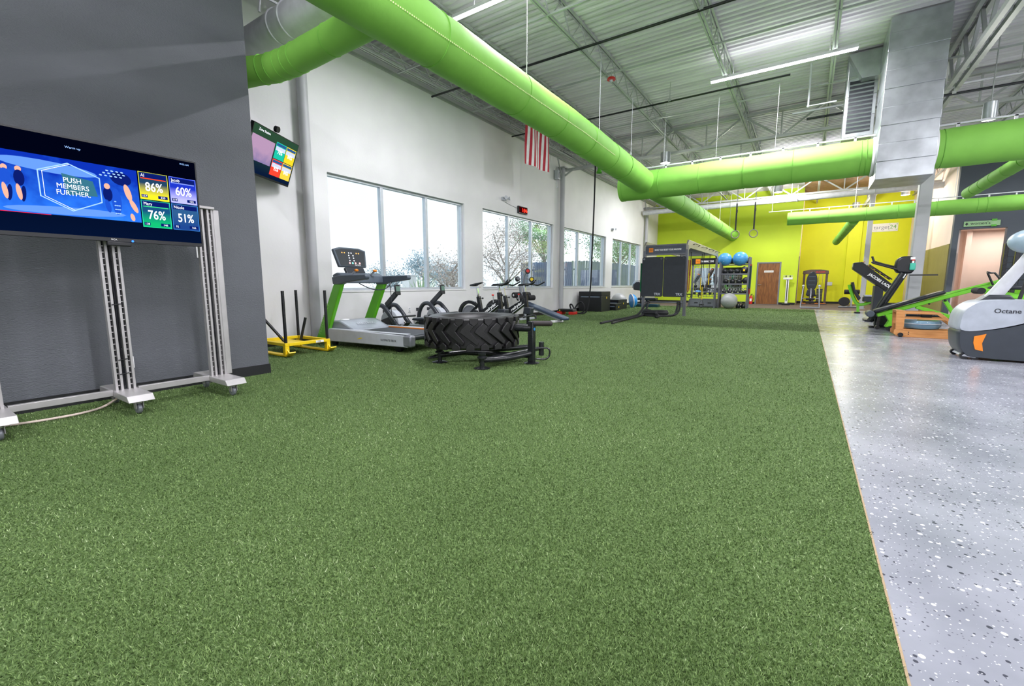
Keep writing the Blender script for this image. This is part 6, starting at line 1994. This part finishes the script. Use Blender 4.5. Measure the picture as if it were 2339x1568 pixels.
for y in (-0.24, 0.24):
    for x in (-0.30, -0.19):
        B().cyl((x, y - 0.025, 0.045), (x, y + 0.025, 0.045), 0.045, n=18).build('transport_wheel', M_BLACK, t)
B().prism([(-0.22, 0.80), (-0.10, 0.90), (0.10, 0.90), (0.16, 0.82)], 'y', -0.14, 0.14).build('neck_boot', M_DGREY, t, bevel=0.02)
B().curve([(-0.05, 0, 0.84), (0.10, 0, 1.12), (0.24, 0, 1.40), (0.28, 0, 1.55)], 0.07, 18, radii=[0.085, 0.075, 0.065, 0.055]).build('mast', mat('mast_grey', 'c3c5ca', 0.35), t)
B().ball((0.26, 0, 1.62), 0.22, 28, 16, (1.05, 1.25, 0.75)).build('console_pod', mat('pod_blue_grey', 'a7bccb', 0.25), t)
B().box((0.42, 0, 1.66), (0.02, 0.34, 0.14), (0, R(-35), 0)).build('console_screen', M_BLACK, t)
for s_ in (-1, 1):
    B().curve([(0.3, s_ * 0.34, 0.75), (0.36, s_ * 0.36, 1.1), (0.42, s_ * 0.38, 1.45), (0.5, s_ * 0.36, 1.62)], 0.022, 10).build('moving_handle', M_BLACK, t)
    B().beam((0.3, s_ * 0.34, 0.75), (0.3, s_ * 0.30, 0.70), 0.04, 0.04).build('handle_pivot', M_BLACK, t)
    B().box((1.0, s_ * 0.40, 0.30), (0.42, 0.16, 0.06)).build('pedal', M_BLACK, t, bevel=0.02)
    B().beam((0.8, s_ * 0.33, 0.32), (1.9, s_ * 0.36, 0.26), 0.05, 0.06).build('pedal_arm', M_LGREY, t)
B().box((1.7, 0, 0.06), (1.0, 0.62, 0.10)).build('rear_base', M_DGREY, t, bevel=0.03)

# ================================================================== functional trainer cage beyond the elliptical
t = thing('cable_cage', 'black and green cable training cage in front of the slate wall', 'training rig', (4.75, 16.5, 0))
for x in (-0.5, 0.6):
    for y in (-0.4, 0.4):
        B().ext(x - 0.04, x + 0.04, y - 0.04, y + 0.04, 0, 2.1).build('upright', M_BLACKM, t, bevel=0.008)
B().curve([(-0.5, -0.4, 1.85), (-0.42, -0.4, 2.08), (-0.2, -0.4, 2.18), (0.6, -0.4, 2.18)], 0.04, 10).build('top_arch', M_BLACKM, t)
B().ext(-0.5, 0.6, -0.42, -0.38, 2.2, 2.32).build('green_header', M_MGREEN, t, bevel=0.01)
for k in range(8):
    B().cyl((-0.5 + 0.15 * k, 0.4, 0.7), (-0.5 + 0.15 * k, 0.4, 1.75), 0.008, n=6).build('grid_wire', M_BLACKM, t)
for k in range(8):
    B().cyl((-0.5, 0.4, 0.7 + 0.15 * k), (0.6, 0.4, 0.7 + 0.15 * k), 0.008, n=6).build('grid_wire', M_BLACKM, t)
for z in (1.48, 1.62):
    B().cyl((-0.5, -0.4, z), (0.6, -0.4, z), 0.014, n=8).build('bar', M_BLACKM, t)
B().ext(-0.55, 0.65, -0.45, -0.38, 0.55, 0.72).build('low_beam', mat('slate_blue_steel', '596773', 0.4), t, bevel=0.01)
B().ext(-0.3, 0.1, -0.3, 0.2, 0.72, 0.98).build('green_block', M_MGREEN, t, bevel=0.02)

# ================================================================== outdoors, seen through the windows
struct(B().ext(-120, -7.75, -40, 120, -0.4, -0.12), 'ground_outside', M_GROUND, 'pale gravel ground outside the windows')


def fence():
    f = thing('board_fence', 'weathered blue grey board fence outside the third and fourth windows', 'fence', (-10.3, 23.2, -0.12))
    H_ = 2.47
    me = None
    n = 0
    def plank(x, y, rz):
        nonlocal me, n
        if me is None:
            o = B().prism([(-0.068, 0), (0.068, 0), (0.068, H_ - 0.03), (0.045, H_), (-0.045, H_), (-0.068, H_ - 0.03)], 'y', -0.01, 0.01).build('plank', M_FENCE, f)
            me = o.data
        else:
            o = bpy.data.objects.new('plank', me)
            C.objects.link(o)
            o.parent = f
        o.location = (x, y, random.uniform(-0.03, 0.02))
        o.rotation_euler = (0, random.uniform(-0.01, 0.01), rz)
    x = 0.0
    while x > -4.5:
        plank(x, random.uniform(-0.006, 0.006), 0)
        x -= 0.145
    y = 0.1
    while y < 24:
        plank(random.uniform(-0.006, 0.006), y, R(90))
        y += 0.145
    for z in (0.35, 2.0):
        B().beam((0, 0.04, z), (-4.5, 0.04, z), 0.04, 0.09).build('fence_rail', M_FENCE, f)
        B().beam((-0.04, 0.05, z), (-0.04, 24, z), 0.04, 0.09).build('fence_rail', M_FENCE, f)


fence()


def tree(loc, h, rad, m, label, nb=9, leaves=2600, ls=0.07, name='tree', cat='tree', trunk=0.12, zc=0.62, flat=0.8):
    rng = random.Random(hash(label) % 1000 if False else int(abs(loc[0] * 37 + loc[1] * 11)))
    t = thing(name, label, cat, loc)
    tb = B()
    tb.curve([(0, 0, 0), (0.05 * h * rng.uniform(-1, 1), 0.04 * h, 0.3 * h), (0, 0, zc * h)], trunk, 8, radii=[trunk, trunk * 0.8, trunk * 0.5])
    tips = []
    for k in range(nb):
        a = 2 * math.pi * k / nb + rng.uniform(-0.3, 0.3)
        e = rng.uniform(0.5, 1.0)
        z0 = rng.uniform(0.18, 0.6) * h
        p1 = V(math.cos(a) * rad * 0.45 * e, math.sin(a) * rad * 0.45 * e, z0 + 0.18 * h)
        p2 = V(math.cos(a) * rad * 0.9 * e, math.sin(a) * rad * 0.9 * e, z0 + rng.uniform(0.2, 0.42) * h)
        tb.curve([(0, 0, z0), p1, p2], trunk * 0.4, 6, sub=4, radii=[trunk * 0.45, trunk * 0.28, trunk * 0.08])
        tips += [p1, p2, p1.lerp(p2, 0.5)]
        for q in range(4):
            s = p1.lerp(p2, rng.uniform(0.1, 0.9))
            d = V(rng.uniform(-1, 1), rng.uniform(-1, 1), rng.uniform(-0.1, 1)).normalized() * rad * 0.4
            tb.curve([s, s + d * 0.5 + V(0, 0, 0.04), s + d], trunk * 0.1, 5, sub=3, radii=[trunk * 0.16, trunk * 0.1, trunk * 0.04])
            tips += [s + d, s + d * 0.6]
    tb.build('branches', M_BARK, t)
    n = leaves
    r_ = np.random.default_rng(int(abs(loc[0] * 91 + loc[1] * 17)))
    T_ = np.array([tuple(p) for p in tips])
    c = T_[r_.integers(0, len(T_), n)] + r_.normal(0, rad * 0.16, (n, 3)) * np.array([1, 1, flat])
    c[:, 2] = np.maximum(c[:, 2], 0.06)
    u = r_.normal(size=(n, 3))
    u /= np.linalg.norm(u, axis=1)[:, None]
    w = np.cross(u, r_.normal(size=(n, 3)))
    w /= np.linalg.norm(w, axis=1)[:, None]
    sz = (ls * r_.uniform(0.5, 1.3, n))[:, None]
    co = np.stack([c - u * sz, c + w * sz * 0.45, c + u * sz, c - w * sz * 0.45], 1).reshape(-1, 3)
    me = bpy.data.meshes.new('foliage')
    me.vertices.add(n * 4)
    me.vertices.foreach_set('co', co.astype(np.float32).ravel())
    me.loops.add(n * 4)
    me.loops.foreach_set('vertex_index', np.arange(n * 4, dtype=np.int32))
    me.polygons.add(n)
    me.polygons.foreach_set('loop_start', np.arange(0, n * 4, 4, dtype=np.int32))
    me.update(calc_edges=True)
    me.materials.append(m)
    o = bpy.data.objects.new('foliage', me)
    C.objects.link(o)
    o.parent = t
    o['kind'] = 'stuff'
    return t


tree((-14.2, 20.6, -0.12), 4.4, 2.1, M_LEAFP, 'loose dry tree with pinkish leaves behind the second window', 11, 5000, 0.055)
tree((-16.6, 18.6, -0.12), 2.9, 1.7, M_LEAFP, 'low dry pinkish shrub tree at the edge of the second window', 10, 3500, 0.05)
tree((-17.4, 30.5, -0.12), 7.4, 2.6, M_LEAFG, 'tall green tree rising behind the board fence', 12, 6500, 0.08)
tree((-12.6, 34.0, -0.12), 5.6, 2.6, M_LEAFG, 'green tree behind the fence seen through the fourth window', 11, 5000, 0.08)
tree((-13.6, 43.0, -0.12), 6.0, 2.8, M_LEAFG, 'far green tree at the end of the fence', 10, 4000, 0.09)
tree((-29.5, 30.0, -0.12), 3.6, 2.6, M_LEAFB, 'pale round tree in the middle of the first window', 10, 4500, 0.08)
tree((-34.0, 29.0, -0.12), 2.6, 2.6, M_LEAFB, 'low pale tree left of the round one in the first window', 9, 3500, 0.08)
tree((-24.5, 27.8, -0.12), 2.3, 1.9, M_LEAFB, 'pale bush right of the round tree in the first window', 9, 3500, 0.07)
tree((-22.4, 28.2, -0.12), 1.9, 1.0, M_LEAFP, 'small reddish bush at the edge of the first window', 8, 1800, 0.05)


def yucca(loc, s, label):
    t = thing('yucca', label, 'yucca plant', loc)
    rng = random.Random(int(s * 100))
    for k in range(70):
        a = rng.uniform(0, 2 * math.pi)
        e = R(rng.uniform(15, 85))
        l = s * rng.uniform(0.7, 1.0)
        d = V(math.cos(a) * math.cos(e), math.sin(a) * math.cos(e), math.sin(e))
        side = d.cross(V(0, 0, 1)).normalized() * 0.022 * s
        b0 = V(0, 0, 0.05 * s)
        lf_ = B()
        lf_.add([b0 - side, b0 + side, b0 + d * l * 0.6 + side * 0.8, b0 + d * l, b0 + d * l * 0.6 - side * 0.8, b0 + d * l * 0.5 + V(0, 0, 0.012)], [(0, 1, 5), (1, 2, 5), (2, 3, 5), (3, 4, 5), (4, 0, 5)])
        lf_.build('leaf', M_YUCCA, t)


yucca((-15.2, 15.0, -0.15), 1.85, 'pale spiky yucca outside the first window')
yucca((-11.6, 16.9, -0.15), 1.75, 'green spiky yucca outside the second window')
t = thing('utility_pillar', 'white utility pillar standing beside the yucca outside', 'utility box', (-20.3, 19.0, -0.12))
B().ext(-0.3, 0.3, -0.3, 0.3, 0, 1.65).build('pillar', M_WHITEP, t, bevel=0.02)
B().ext(-0.34, 0.34, -0.34, 0.34, 1.65, 1.72).build('cap', M_WHITEP, t, bevel=0.01)

t = thing('wall_mirror', 'wide wall mirror on the green wall behind the storage unit', 'mirror', (-4.1, YF - 0.015, 0.62))
B().ext(-1.2, 1.2, -0.008, 0.01, 0, 1.3).build('mirror_glass', mat('mirror_silver', 'e6eef2', 0.03, metal=1.0, var=0.0), t)
B().ext(-1.22, 1.22, -0.012, 0.012, -0.03, 0.0).build('mirror_channel', M_ALU, t)
